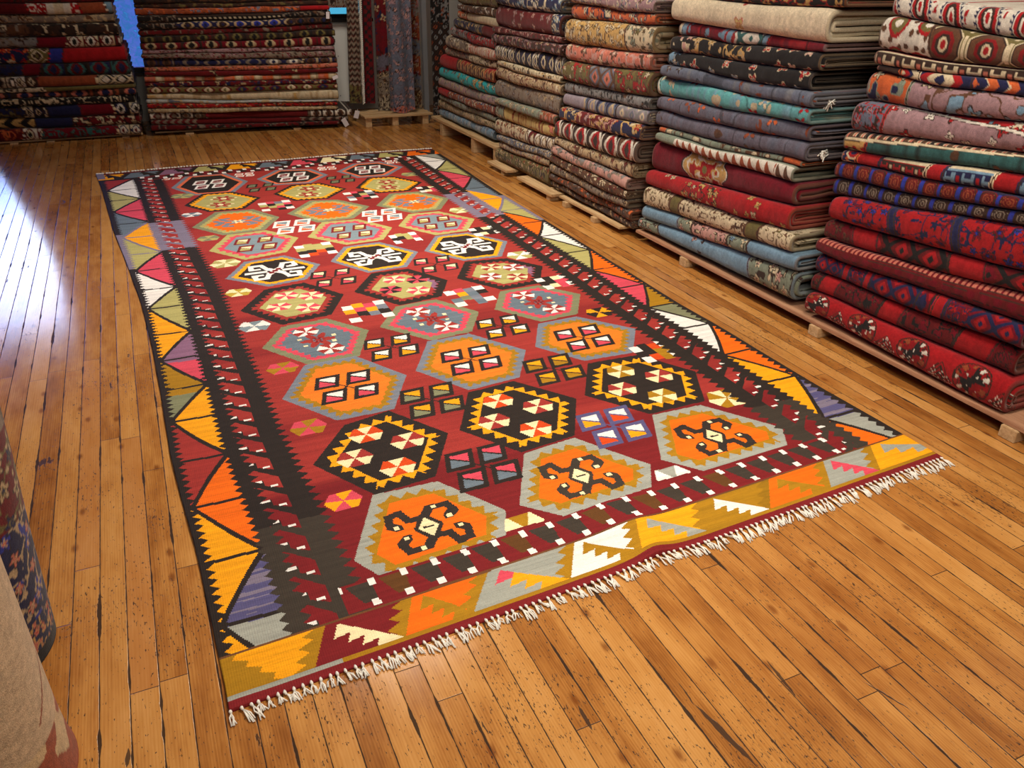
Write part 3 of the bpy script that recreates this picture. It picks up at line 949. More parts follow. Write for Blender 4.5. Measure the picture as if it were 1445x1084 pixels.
    F = np.stack([idx[:-1, :-1], idx[:-1, 1:], idx[1:, 1:], idx[1:, :-1]], -1).reshape(-1, 4)
    # hem: the cloth's own edge going down to the floor
    ring = np.concatenate([idx[0, :], idx[1:, -1], idx[-1, -2::-1], idx[-2:0:-1, 0]])
    low = V[ring].copy()
    low[:, 2] = .0008
    li = len(V) + np.arange(len(ring))
    V = np.vstack([V, low])
    Fs = np.stack([ring, li, np.roll(li, -1), np.roll(ring, -1)], -1)
    me = bpy.data.meshes.new('woven_cloth')
    me.vertices.add(len(V))
    me.vertices.foreach_set('co', V.astype(np.float32).ravel())
    FF = np.vstack([F, Fs]).astype(np.int32)
    me.loops.add(FF.size)
    me.loops.foreach_set('vertex_index', FF.ravel())
    me.polygons.add(len(FF))
    me.polygons.foreach_set('loop_start', np.arange(0, FF.size, 4, dtype=np.int32))
    at = me.attributes.new('yarn', 'FLOAT_COLOR', 'CORNER')
    cc = np.ones((len(FF), 4, 4), np.float32)
    cc[:len(F), :, :3] = C.reshape(-1, 1, 3)
    cc[len(F):, :, :3] = PAL['blk']
    cc[len(F):len(F) + nx1, :, :3] = PAL['crim']
    cc[len(F) + nx1 + ny1:len(F) + 2 * nx1 + ny1, :, :3] = PAL['crim']
    at.data.foreach_set('color', cc.ravel())
    me.update(calc_edges=True)
    root = empty('kilim_rug', 'large red flat-woven kilim with rows of hexagons lying on the floor', 'rug', (.95, 3.8, 0))
    me.transform(Matrix.Translation((-.95, -3.8, 0)))
    link('woven_cloth', me, KILIM, root, True)
    # knotted warp fringes, one at each end
    rr = random.Random(3)
    for end in (0, 1):
        g = Geo()
        n = 118 if end == 0 else 120
        xa, xb = ((-.055, 2.17) if end == 0 else (-.335, 2.215))
        for i in range(n):
            x = xa + (xb - xa) * (i + .5) / n + rr.uniform(-.004, .004)
            y = float(ynear(np.array(x)) if end == 0 else yfar(np.array(x)))
            s = -1 if end == 0 else 1
            if end == 0 and x > 1.3:
                ln = rr.uniform(.034, .05)
            else:
                ln = rr.uniform(.026, .044)
            lean = rr.uniform(-.012, .012) + (.006 if x < 1.3 else -.004)
            fk = 1.0 if end == 0 else 1.9
            g.tube([(x - .95, y - 3.8 - s * .004, .006), (x - .95, y - 3.8 + s * .004, .008), (x - .95 + lean * .2, y - 3.8 + s * .009, .006)], [.0022 * fk, .0042 * fk, .0022 * fk], 6)
            for k in range(5):
                a = rr.uniform(-.011, .011)
                c = rr.uniform(-.5, .5) * .008
                g.tube([(x - .95 + lean * .2, y - 3.8 + s * .008, .006), (x - .95 + lean * .6 + a * .6 + c, y - 3.8 + s * ln * .55, .0055 + rr.uniform(0, .003)),
                        (x - .95 + lean + a + rr.uniform(-.004, .004), y - 3.8 + s * ln * rr.uniform(.85, 1.1), .003)], .0018 * fk, 4)
        o_ = g.make('fringe', COTTON, root, True)
        o_['label'] = 'short white knotted fringe'
    return root


kilim()

# ---------------------------------------------------------------- patterned wool for the folded rugs
RP = {k: lin(v) for k, v in {
    'cr': (226, 208, 172), 'iv': (236, 228, 212), 'be': (198, 172, 132), 'go': (214, 172, 102), 'ta': (142, 126, 110), 'br': (104, 68, 46), 'db': (62, 42, 34), 'bk': (34, 30, 30),
    're': (178, 26, 32), 'cm': (122, 10, 32), 'dr': (112, 22, 26), 'or': (216, 104, 54), 'co': (212, 122, 100), 'pk': (212, 162, 150), 'mv': (172, 136, 140), 'lb': (128, 162, 186),
    'gb': (112, 118, 136), 'gp': (112, 106, 120), 'tq': (104, 182, 182), 'te': (56, 104, 102), 'nv': (36, 38, 78), 'bl': (48, 58, 160), 'ol': (118, 106, 60), 'sg': (142, 152, 132),
    'gr': (142, 140, 138), 'rs': (158, 78, 46), 'ye': (224, 196, 122), 'lg': (196, 198, 196), 'lv': (160, 146, 156), 'tu': (40, 190, 196), 'cw': (246, 228, 194)}.items()}


def voro(a, b, seed):
    ia, ib = np.floor(a), np.floor(b)
    best = np.full(a.shape, 9.0)
    hx = np.zeros(a.shape)
    th = np.zeros(a.shape)
    for i in (-1, 0, 1):
        for j in (-1, 0, 1):
            ca, cb = ia + i, ib + j
            pa = ca + .2 + .6 * hash2(ca, cb, seed)
            pb = cb + .2 + .6 * hash2(ca, cb, seed + 1)
            d = np.hypot(a - pa, b - pb)
            m = d < best
            best = np.where(m, d, best)
            hx = np.where(m, hash2(ca, cb, seed + 2), hx)
            th = np.where(m, np.arctan2(b - pb, a - pa), th)
    return best, hx, th


def pattern(kind, s, y, cs, sc, seed, ylen):
    base, c1, c2, c3 = [RP[c] * .74 for c in cs]
    C = np.empty(s.shape + (3,))
    C[:] = base
    drk = RP['db'] * .7

    def put(m, c):
        C[m] = c
    sc = sc * {'floral': .78, 'small': .9, 'vine': .85}.get(kind, 1.0)
    a, b = s / sc, y / sc
    if kind in ('floral', 'small', 'sparse'):
        if kind != 'sparse':
            n1 = vnoise(a * 1.3 + 7, b * 1.3, seed) + .45 * vnoise(a * 2.9, b * 2.9, seed + 3)
            put(np.abs(n1 - .72) < .045, c1)
            lf = vnoise(a * 3.2, b * 3.2 + 9, seed + 5)
            put((lf > .70) & (lf < .86), c1)
            put(lf >= .80, c2)
        d, h, t = voro(a, b, seed + 11)
        R = (.36 if kind == 'floral' else (.40 if kind == 'small' else .31)) * (.55 + .45 * h)
        pet = R * (.74 + .26 * np.cos(t * (5 if kind != 'sparse' else 4) + h * 6))
        keep = h > (.12 if kind != 'sparse' else .10)
        put(keep & (d < pet * 1.22), drk if kind != 'sparse' else c1)
        ccol = np.where((h > .55)[..., None], c2, c3)
        m = keep & (d < pet)
        C[m] = ccol[m]
        put(keep & (d < pet * .52), c1)
        put(keep & (d < pet * .28), c3)
    elif kind == 'vine':
        n1 = vnoise(a * 1.1 + 3, b * 1.1, seed) + .5 * vnoise(a * 2.2, b * 2.2, seed + 3)
        put(np.abs((n1 * 2.2) % 1 - .5) < .075, c1)
        lf = vnoise(a * 3.6, b * 3.6, seed + 5)
        put(lf > .74, c1)
        put(lf > .84, c2)
    elif kind == 'plain':
        pass
    elif kind == 'gul':
        bb = (y / (sc * 1.62)) % 1.0 - .5
        bx = bb * 1.62 * sc
        d = np.hypot((s + .005) / (sc * .38), bx / (sc * .43))
        th = np.arctan2(s + .005, bx)
        w = np.cos(th * 9)
        quad = (bx * (s + .005)) > 0
        put(d < 1.08, drk)
        put(d < 1.0, c3 * .75)
        put((d < .96) & (vnoise(s * 190, y * 190, seed) > .62), drk)
        put((d < .92) & (d > .58) & ~quad & (w > .0), RP['rs'] * .8)
        put((d < .94) & (d > .60) & quad & (w > .35), c1)
        sq = np.maximum(np.abs(np.round((s + .005) / .011) * .011) / (sc * .25), np.abs(np.round(bx / .011) * .011) / (sc * .27))
        sq2 = (np.abs(np.round((s + .005) / .011)) * .011 / (sc * .34) + np.abs(np.round(bx / .011)) * .011 / (sc * .36))
        put(sq2 < .98, c1)
        put(sq2 < .86, c3 * .7)
        put((sq2 < .86) & quad, RP['bk'])
        put((sq2 < .34), RP['bk'])
        put((sq2 < .86) & (vnoise(s * 110, y * 110, seed + 3) > .82), c1)
        b2 = ((y / (sc * 1.62) + .5) % 1.0 - .5) * 1.62 * sc
        dd = np.abs(s - .03) / (sc * .34) + np.abs(b2) / (sc * .36)
        put((dd < 1) & (tri(dd * 3) > .4), drk)
        put((dd < 1) & (vnoise(s * 260, y * 260, seed) > .74), c1)
    elif kind == 'diam':
        u, v = a + b, a - b
        put((np.abs(u % 1 - .5) > .40) | (np.abs(v % 1 - .5) > .40), c1)
        cell = np.maximum(np.abs(u % 1 - .5), np.abs(v % 1 - .5))
        hh = hash2(np.floor(u), np.floor(v), seed)
        put((cell < .26), c2)
        put((cell < .26) & (hh > .6), c3)
        put(cell < .10, c1)
    elif kind == 'lattice':
        u, v = (a + b) * 1.0, (a - b) * 1.0
        put((np.abs(u % 1 - .5) > .36), c1)
        put((np.abs(v % 1 - .5) > .36), c1)
        put((np.abs(a * 4 % 1 - .5) > .34) & (hash2(np.floor(a * 4), np.floor(b * 4), seed) > .4), c2)
    elif kind == 'oct':
        bb = b % 1 - .5
        aa = np.clip(a, -.6, .6)
        mt = np.maximum(np.maximum(np.abs(aa) * 1.05, np.abs(bb)), (np.abs(aa) + np.abs(bb)) * .74)
        put(mt < .44, c2)
        put(mt < .41, drk)
        put(mt < .37, c1)
        put(mt < .25, c3 * .6)
        put(mt < .17, drk)
        put(mt < .11, c2)
        put(mt < .06, c3)
        put((np.abs(np.abs(bb) - .5) < .04) & (np.abs(a) % .3 < .2), c2)
    elif kind == 'honey':
        bb = b % 1 - .5
        row = np.floor(a + .5)
        aa = a + .5 - row - .5
        bb = (b + .5 * (row % 2)) % 1 - .5
        mt = np.hypot(aa, bb)
        put(mt > .47, c1)
        rg = np.abs(((mt * 7) % 1) - .5)
        put((mt < .36) & (rg < .18), c3)
        put((mt < .40) & (mt > .34), drk)
        ck = (np.abs(bb) > .40) & (np.abs(aa) < .32)
        put(ck, c2)
    elif kind == 'boteh':
        bb = b % 1 - .5
        row = np.floor(b)
        aa = a + .12 * (row % 2) - .05
        bx = bb + .25 * aa
        r = np.hypot(aa / .75, bx / (.34 - .16 * np.clip(-aa, 0, 1)))
        th = np.arctan2(aa, bx)
        jag = .08 * np.sign(np.sin(th * 18))
        put(r < 1.0 + jag, c1)
        put(r < .84, base)
        put(r < .74, c2)
        put(r < .50, c3)
        put(r < .30, base)
        put(r < .16, c2)
        put((r > 1.15) & (vnoise(s * 60, y * 60, seed) > .80), c2)
    elif kind == 'chev':
        u = (b + np.abs(((a * 1.2) % 1) - .5) * .9) % 1.0
        put(u < .45, c1)
        put((u > .45) & (u < .52), c2)
    elif kind == 'saw':
        put((a % 1.0) < 0, c1)
        k = tri(b)
        put(np.abs(a) < .5, c1)
        put((np.abs(a) < .5) & ((a + .5) > (1 - ((b) % 1.0)) * 1.0) & (np.abs(((b) % 1.0) - .6) < .4), c2)
        put((np.abs(np.abs(a) - .52) < .03), c3)
    elif kind == 'blocks':
        k = np.floor(b)
        h = hash2(k, k * 0, seed)
        fb = b - k
        put(h > .5, c1)
        d = np.abs(fb - .5) * 1.3 + np.abs(a) * .8
        put((d < .55), c2)
        put((d < .38), c3)
        put((d < .2), base)
        put(fb < .07, drk)
        put((fb > .07) & (fb < .12), c2)
    elif kind == 'key':
        u = (b * 1.0) % 1.0
        put(a < -.25, c1)
        put((np.abs(a + .25) < .05), c2)
        put((a > -.1) & (a < .42) & ((u < .18) | ((np.abs(a - .15) < .09) & (u < .62)) | ((u > .50) & (u < .62))), np.where(True, c2, c3))
        put((a > .0) & (a < .3) & (u > .72) & (u < .9), c3)
        put((np.abs(a - .5) < .05), c2)
    elif kind == 'stripe':
        u = b % 1.0
        put(u < .5, c1)
        put((u > .62) & (u < .86), c2)
        put((np.abs(u - .5) < .05), c3)
        put((u < .5) & (vnoise(s * 90, y * 90, seed) > .66), c3)
    elif kind == 'dot':
        d, h, t = voro(a * 1.6, b * 1.6, seed)
        put(d < .26, c1)
        d, h, t = voro(a * .6, b * .6, seed + 4)
        put(d < .40, c2)
        put(d < .30, c3)
        put(d < .14, base)
    elif kind == 'abr':
        n = vnoise(s * 6, y * 40, seed)
        C[:] = base + (c1 - base) * np.clip((n - .45) * 1.6, 0, .8)[..., None]
        d, h, t = voro(a, b, seed + 11)
        m = (h > .18) & (d < .27 * (.62 + .38 * np.cos(t * 4 + h * 5)))
        lf = vnoise(a * 2.6, b * 2.6, seed + 6)
        put((lf > .80) & (d < .62), c3 * .8)
        put((np.abs(vnoise(a * .8, b * .8, seed + 7) - .5) < .012), base * .55)
        put((h > .18) & (d < .31 * (.62 + .38 * np.cos(t * 4 + h * 5))), base * .35)
        C[m] = np.where((h > .55)[..., None], c2, c3)[m]
        put(m & (d < .08), c1)
    elif kind == 'medal':
        bb = (y / ylen - .5) * ylen
        r = np.hypot(s / (sc * .8), bb / sc)
        th = np.arctan2(s, bb)
        lob = 1 + .10 * np.cos(th * 10)
        put(r < lob * 1.10, drk)
        put(r < lob * 1.04, c2)
        put(r < lob, c1)
        n1 = vnoise(a * 7, b * 7, seed)
        put((r < lob * .88) & (np.abs(n1 - .5) < .09), c2)
        put((r < lob * .88) & (n1 > .74), c3)
        put((r < lob * .26) & (np.abs(s) < sc * .3), c3)
        put((r < lob * .12), RP['ol'])
    return C


def rug_colours(spec, s, y, y0, y1, seed):
    """spec: 'w kind base c1 c2 c3 scale | ...' along the fold, '^split; ...' for a strip above it"""
    parts = spec.split(';')
    C = paint_zones(parts[0], s, y, y0, y1, seed)
    if len(parts) > 1:
        s0, sub_ = parts[1].split(':')
        s0, slope, edge_c = (s0.split(',') + ['.03', 'cr'])[:3] if s0.count(',') < 2 else s0.split(',')
        C2 = paint_zones(sub_, s, y, y0, y1, seed + 5)
        lim = float(s0) + .006 * (vnoise(y * 7, y * 0, seed) - .5) + float(slope) * (y - y0) / (y1 - y0)
        m = s < lim
        C[m] = C2[m]
        e = np.abs(s - lim)
        C[e < .0045] = RP[edge_c] * .8
        C[(e > .0045) & (e < .007)] = RP['db']
    return C


def paint_zones(txt, s, y, y0, y1, seed):
    L = y1 - y0
    C = np.zeros(s.shape + (3,))
    zs = [z.split() for z in txt.split('|')]
    tot = sum(float(z[0]) for z in zs)
    acc = 0.0
    f = (y - y0) / L + .012 * np.sin(s * 30 + seed)
    for i, z in enumerate(zs):
        a, b = acc / tot, (acc + float(z[0])) / tot
        acc += float(z[0])
        m = (f >= (a if i else -9)) & (f < (b if i < len(zs) - 1 else 9))
        if not m.any():
            continue
        ya = y0 + a * L
        C[m] = pattern(z[1], s[m], y[m] - ya, z[2:6], float(z[6]), seed + i * 31, (b - a) * L)
        if i and z[2] != zs[i - 1][2]:
            e = np.abs(f - a) * L
            C[e < .007] = RP[z[3]]
            C[e < .003] = RP['db']
    return C


def folded_rug(label, spec, seam_top, seam_bot, nose, depth, frame, step, group, seed, name='folded_rug', loops=3, cat='rug'):
    """seams are functions of the position along the fold; frame maps (along, into the stack, up) to the room"""
    a0, a1 = seam_top[1]
    top, bot = seam_top[0], seam_bot
    rr = random.Random(seed)
    n = max(8, int((a1 - a0) / step))
    al = np.linspace(a0, a1, n + 1)
    zt, zb = top(al) - .0012, bot(al) + .0012
    # the two ends droop and thin out a little
    e = np.minimum(al - a0, a1 - al)
    pin_ = np.exp(-e / .022) * .10
    hh = zt - zb
    zt = zt - hh * pin_ * .8
    zb = zb + hh * pin_ * .15
    hh = np.maximum(zt - zb, .014)
    nd = nose(al)
    H = float(hh.mean())
    loops = 3 if H > .058 else 2
    ds = step
    # profile parameters: back-top run, dense top front, nose, dense bottom front, back-bottom
    kt = max(3, int(.06 / ds))
    kn = max(9, int(math.pi * H / 2 / ds))
    tops = np.concatenate([[depth, depth * .5, .16], np.linspace(.075, 0, kt, endpoint=False)])
    ang = np.linspace(math.pi / 2, -math.pi / 2, kn + 1)
    bots = np.concatenate([np.linspace(0, .06, kt + 1)[1:], [.16, depth * .5, depth]])

    def prof(inset, di):
        """(n+1, k) depth and height arrays of a loop inset by that amount"""
        r = np.maximum(hh / 2 - inset, .002)[:, None]
        zc = ((zt + zb) / 2)[:, None]
        rx = np.minimum(r * 1.0, .045)
        cx_ = nd[:, None] + di + rx
        D = np.concatenate([cx_ + np.broadcast_to(tops, (n + 1, len(tops))) * (1 - di), cx_ - rx * np.sign(np.cos(ang)) * np.abs(np.cos(ang)) ** .8, cx_ + np.broadcast_to(bots, (n + 1, len(bots))) * (1 - di)], 1)
        Z = np.concatenate([zc + r + 0 * tops, zc + r * np.sign(np.sin(ang)) * np.abs(np.sin(ang)) ** .85, zc - r + 0 * bots], 1)
        return D, Z
    sarc = np.concatenate([-(tops + math.pi * H / 4), -ang * H / 2, bots + math.pi * H / 4])
    V, F4, CC = [], [], []
    base_i = 0
    A = al[:, None]
    t_ = H / (2 * loops + .25)
    inset, di = 0.0, 0.0
    for lp in range(loops):
        D, Z = prof(inset, di)
        k = D.shape[1]
        if lp == 0:
            nz = (vnoise(A * 22, sarc[None, :] * 22, seed) - .5) * .0032 + (vnoise(A * 6, sarc[None, :] * 8, seed + 2) - .5) * .007
            D = D + nz * (np.abs(sarc)[None, :] < .14)
            sel = np.arange(n + 1)
        else:
            sel = np.unique(np.round(np.linspace(0, n, max(3, n // 12))).astype(int))
        D2, Z2 = prof(inset + t_, di + t_ * .9)
        seli = np.unique(np.round(np.linspace(0, n, max(3, n // 12))).astype(int))
        av = np.broadcast_to(A, D.shape).copy()
        if lp:
            av[0] += rr.uniform(-.012, .022)
            av[-1] -= rr.uniform(-.012, .022)
            Z = Z + (vnoise(A * 9, D * 13, seed + lp) - .5) * t_ * .5
            Z2 = Z2 + (vnoise(A * 9, D2 * 13, seed + lp) - .5) * t_ * .5
        P = np.stack([av[sel], D[sel], Z[sel]], -1)
        Q = np.stack([av[seli], D2[seli], Z2[seli]], -1)
        ns, nq = len(sel), len(seli)
        iP = base_i + np.arange(ns * k).reshape(ns, k)
        iQ = base_i + ns * k + np.arange(nq * k).reshape(nq, k)
        base_i += (ns + nq) * k
        V += [P.reshape(-1, 3), Q.reshape(-1, 3)]

        def grid(I, flip):
            f = np.stack([I[:-1, :-1], I[1:, :-1], I[1:, 1:], I[:-1, 1:]], -1).reshape(-1, 4)
            return f[:, ::-1] if flip else f
        F4 += [grid(iP, False), grid(iQ, True)]
        F4 += [np.stack([iP[0, :-1], iP[0, 1:], iQ[0, 1:], iQ[0, :-1]], -1), np.stack([iP[-1, 1:], iP[-1, :-1], iQ[-1, :-1], iQ[-1, 1:]], -1)]
        F4 += [np.stack([iP[1:, 0], iP[:-1, 0]] , -1).repeat(1, 0)[:0].reshape(0, 4)]
        S = np.broadcast_to(sarc, (ns, k))
        Y = np.broadcast_to(al[sel][:, None], (ns, k))
        if lp == 0:
            cc = rug_colours(spec, S, Y, a0, a1, seed)
            mean = cc.reshape(-1, 3).mean(0)
            wv = .82 + .36 * vnoise(S * 150, Y * 150, seed + 8)
            wv *= .88 + .24 * vnoise(S * 12, Y * 55, seed + 9)
            cc = np.clip(cc * wv[..., None], 0, .92)
            edge = np.minimum(Y - a0, a1 - Y)
            cc[edge < .006] = mean * .7
        else:
            cc = rug_colours(spec, S, Y, a0, a1, seed + 3) * .85
        back = np.empty((nq, k, 3))
        back[:] = mean * .55 + RP['be'] * .10
        CC += [cc.reshape(-1, 3), back.reshape(-1, 3)]
        inset += t_ * 1.03
        di += t_ * 1.0 + .003
    V = np.vstack(V)
    W, flip = frame(V)
    F4 = np.vstack([f for f in F4 if len(f)])
    if flip:
        F4 = F4[:, ::-1]
    c0 = W.min(0) * .5 + W.max(0) * .5
    c0[2] = W[:, 2].min()
    me = mesh_np(name, W - c0, [F4], np.vstack(CC))
    o = link(name, me, WOOL, None, True)
    o.location = c0
    tag(o, label, cat, group)
    return o, (al, zt, zb, nd)


def frame_right(V):
    return np.stack([V[:, 1], V[:, 0], V[:, 2]], -1), True


def make_frame_back(pa, pb):
    pa, pb = np.array(pa), np.array(pb)
    d = (pb - pa) / np.linalg.norm(pb - pa)
    nrm = np.array((-d[1], d[0]))

    def fr(V):
        xy = pa + np.outer((V[:, 0] - pa[0]) / d[0], d) + np.outer(V[:, 1], nrm)
        return np.column_stack([xy, V[:, 2]]), False
    return fr


def stack(rugs, seams, front, frame, step, group, seed, along_rev, jit=.010, depth=.68, end_to=None):
    """seams rows: left a, left z, right a, right z as seen from the room's middle"""
    objs = []
    fn = []
    last = len(seams) - 1
    ends = []
    for i, (aL, zL, aR, zR) in enumerate(seams):
        def mk(aL=aL, zL=zL, aR=aR, zR=zR, i=i):
            def f(a):
                t = (a - aL) / (aR - aL)
                return zL + (zR - zL) * t + (0 if i == last else (vnoise(a * 4.5, a * 0 + i * 1.7, seed + i) - .5) * .012 - .006 * np.sin(np.clip(t, 0, 1) * math.pi))
            return f
        fn.append(mk())
        ends.append((aL, aR))
    for i, (label, spec) in enumerate(rugs):
        rr = random.Random(seed * 100 + i)
        aL = (ends[i][0] + ends[i + 1][0] * 2) / 3 + rr.uniform(-.008, .008)
        aR = (ends[i][1] + ends[i + 1][1] * 2) / 3 + rr.uniform(-.008, .008)
        if end_to is not None:
            aR = min(aR, end_to + rr.uniform(-.02, .02))
        lo, hi = min(aL, aR), max(aL, aR)
        fx = front + rr.uniform(-jit, jit)

        def nose(a, i=i, fx=fx):
            return fx + (vnoise(a * 3.2, a * 0 + i, seed + 40 + i) - .5) * .022
        sp = spec
        if along_rev:
            # zones are written from the far (left) end; positions run the other way
            segs = sp.split(';')
            segs[0] = '|'.join(segs[0].split('|')[::-1])
            sp = ';'.join(segs)
        o, info = folded_rug(label, sp, (fn[i], (lo, hi)), fn[i + 1], nose, depth, frame, step, group, seed * 50 + i * 7)
        objs.append((o, info))
    return objs


SEAMS = {"1": [[6.525, 1.169, 5.768, 1.164], [6.55, 1.097, 5.767, 1.098], [6.575, 1.047, 5.767, 1.033], [6.578, 0.982, 5.766, 0.962], [6.671, 0.918, 5.783, 0.885], [6.745, 0.846, 5.782, 0.815], [6.87, 0.744, 5.8, 0.74], [6.899, 0.679, 5.818, 0.675], [7.031, 0.579, 5.798, 0.575], [7.039, 0.489, 5.797, 0.483], [7.072, 0.403, 5.797, 0.412], [7.052, 0.344, 5.815, 0.345], [7.056, 0.294, 5.815, 0.294], [7.115, 0.218, 5.834, 0.232], [7.122, 0.14, 5.872, 0.151]],
         "2": [[5.597, 1.219, 4.663, 1.207], [5.63, 1.126, 4.668, 1.124], [5.664, 0.992, 4.644, 0.997], [5.699, 0.945, 4.64, 0.955], [5.698, 0.88, 4.621, 0.887], [5.644, 0.773, 4.649, 0.77], [5.643, 0.727, 4.631, 0.722], [5.679, 0.635, 4.638, 0.651], [5.678, 0.512, 4.654, 0.53], [5.587, 0.474, 4.717, 0.462], [5.658, 0.361, 4.71, 0.38], [5.657, 0.245, 4.717, 0.291], [5.62, 0.204, 4.741, 0.235], [5.619, 0.15, 4.766, 0.185], [5.656, 0.056, 4.757, 0.056]],
         "3": [[4.534, 1.264, 3.664, 1.238], [4.538, 1.187, 3.662, 1.177], [4.541, 1.103, 3.662, 1.127], [4.616, 0.973, 3.656, 0.991], [4.58, 0.866, 3.669, 0.908], [4.621, 0.749, 3.655, 0.777], [4.588, 0.683, 3.673, 0.714], [4.62, 0.597, 3.669, 0.637], [4.612, 0.515, 3.703, 0.554], [4.712, 0.401, 3.731, 0.423], [4.679, 0.345, 3.757, 0.331], [4.702, 0.285, 3.809, 0.263], [4.724, 0.225, 3.782, 0.205], [4.727, 0.165, 3.773, 0.15], [4.727, 0.115, 3.725, 0.095], [4.72, 0.07, 3.717, 0.05]],
         "4": [[3.609, 1.318, 2.469, 1.312], [3.597, 1.257, 2.473, 1.262], [3.522, 1.154, 2.524, 1.132], [3.487, 1.09, 2.519, 1.097], [3.568, 1.015, 2.526, 1.03], [3.563, 0.95, 2.571, 0.953], [3.626, 0.89, 2.517, 0.893], [3.659, 0.795, 2.53, 0.828], [3.615, 0.722, 2.546, 0.754], [3.628, 0.645, 2.515, 0.677], [3.587, 0.613, 2.563, 0.651], [3.605, 0.567, 2.579, 0.582], [3.622, 0.411, 2.532, 0.488], [3.663, 0.323, 2.526, 0.377], [3.653, 0.211, 2.471, 0.297], [3.669, 0.133, 2.419, 0.23], [3.697, 0.071, 2.463, 0.088]],
         "5": [[2.257, 1.323, 1.753, 1.283], [2.243, 1.247, 1.728, 1.209], [2.287, 1.137, 1.7, 1.126], [2.277, 1.088, 1.689, 1.095], [2.249, 1.059, 1.674, 1.051], [2.299, 0.954, 1.649, 0.978], [2.298, 0.844, 1.619, 0.891], [2.341, 0.769, 1.599, 0.831], [2.327, 0.719, 1.577, 0.767], [2.364, 0.65, 1.562, 0.724], [2.352, 0.585, 1.548, 0.682], [2.341, 0.484, 1.5, 0.543], [2.371, 0.4, 1.475, 0.47], [2.36, 0.336, 1.458, 0.378], [2.356, 0.254, 1.468, 0.298], [2.365, 0.17, 1.478, 0.192], [2.354, 0.082, 1.491, 0.063]],
         "b1": [[-0.837, 1.088, 0.024, 1.099], [-0.847, 1.059, 0.023, 1.069], [-0.875, 0.977, 0.006, 0.985], [-0.898, 0.908, 0.0, 0.912], [-0.928, 0.82, 0.01, 0.824], [-0.955, 0.74, 0.02, 0.736], [-0.995, 0.62, 0.045, 0.626], [-1.028, 0.524, 0.043, 0.521], [-1.056, 0.441, 0.046, 0.443], [-1.068, 0.404, 0.048, 0.404], [-1.082, 0.364, 0.039, 0.355], [-1.102, 0.302, 0.037, 0.295], [-1.12, 0.208, 0.046, 0.194], [-1.12, 0.122, 0.041, 0.113], [-1.12, 0.02, 0.024, 0.026]],
         "b2": [[0.173, 1.092, 1.732, 1.12], [0.165, 1.05, 1.728, 1.077], [0.167, 1.014, 1.724, 1.039], [0.166, 0.96, 1.721, 1.0], [0.165, 0.908, 1.726, 0.945], [0.164, 0.855, 1.732, 0.892], [0.164, 0.806, 1.748, 0.843], [0.164, 0.756, 1.754, 0.787], [0.159, 0.703, 1.747, 0.712], [0.157, 0.67, 1.743, 0.672], [0.154, 0.632, 1.749, 0.61], [0.147, 0.565, 1.756, 0.569], [0.149, 0.53, 1.763, 0.528], [0.142, 0.49, 1.749, 0.486], [0.139, 0.452, 1.743, 0.43], [0.135, 0.405, 1.74, 0.392], [0.132, 0.356, 1.736, 0.346], [0.126, 0.306, 1.739, 0.254], [0.125, 0.276, 1.726, 0.239], [0.121, 0.234, 1.723, 0.201], [0.117, 0.195, 1.72, 0.168], [0.115, 0.143, 1.929, 0.099], [0.114, 0.093, 1.767, 0.063], [0.109, 0.046, 1.697, 0.031]]}

R5 = [
    ('ivory rug with rows of jagged navy and red botehs', '1 boteh iv nv re db .13'),
    ('olive rug with big brown octagons and an ivory left end', '26 dot iv br re ol .06|74 oct ol br cr re .165'),
    ('thin red rug with dark key-pattern border just below the octagon rug', '1 key db re cr co .085'),
    ('navy rug with red diamond and orange chevrons above the mauve floral rug', '12 plain db or cr re .1|10 diam nv cr re or .12|26 diam re nv cr nv .22|52 chev nv or cr re .07'),
    ('mauve rug with large pale blue flowers and a coral left end', '21 floral or sg nv cr .12|79 floral mv br lb cr .14'),
    ('dusty pink rug with small cross motifs and red strip along its white edge line', '16 floral gb re db mv .06|84 sparse mv db re iv .085;.012,-.10,iv:1 floral re iv lb cr .11'),
    ('dark teal rug with orange motifs and a pale striped edge', '12 dot go re bk cr .06|88 abr te bk or br .16;-.035:1 stripe cr br co bk .035'),
    ('bright red rug with cream and navy dashed panels', '9 dot nv or cr re .05|12 plain re nv cr db .1|24 key db cr re cr .06|8 plain re nv cr db .1|20 key nv cr lb re .07|10 plain re nv cr db .1|17 key nv cr lb re .07'),
    ('dark rug with rows of brown octagons split by blue bars, upper of the two', '1 honey dr nv bl rs .075'),
    ('dark rug with rows of brown octagons split by blue bars, lower of the two', '1 honey db nv bl ta .075'),
    ('red rug with dark blue line borders and little flowers below the octagon pair', '8 plain re nv cm nv .1|24 floral re nv cm bl .075|3 plain nv nv cm nv .1|26 floral re nv cm nv .08|3 plain nv nv cm nv .1|36 floral re nv cm bl .08'),
    ('dark red rug with two plain bright red squares between patterned blocks', '15 small dr cm br bk .06|13 plain re cm br bk .1|34 diam dr bk re br .13|15 plain re cm br bk .1|23 diam dr bk re cm .13'),
    ('dark red rug with fine lattice and a braided bright edge line', '1 lattice cm dr bk dr .05;-.014,.0,dr:1 stripe dr co cm co .022'),
    ('red rug with navy blocks and thin red bars along the fold', '14 diam cm nv re nv .06|4 plain re nv cm nv .1|8 small cm nv re nv .04|4 plain re nv cm nv .1|24 diam cm nv re nv .10|8 blocks nv re cm nv .08|5 plain re nv cm nv .1|10 small cm nv re nv .04|23 diam cm nv re nv .10'),
    ('red rug with wide plain blocks between dark mottled blocks, second from its stack bottom', '4 small dr bk cm br .04|10 plain re cm br bk .1|24 floral dr bk cm br .08|11 plain re cm br bk .1|26 floral dr bk cm br .08|15 plain re cm br bk .1|10 small dr bk cm br .04'),
    ('red rug with round black and ivory medallions, bottom of the nearest right stack', '1 gul re iv rs re .155'),
]
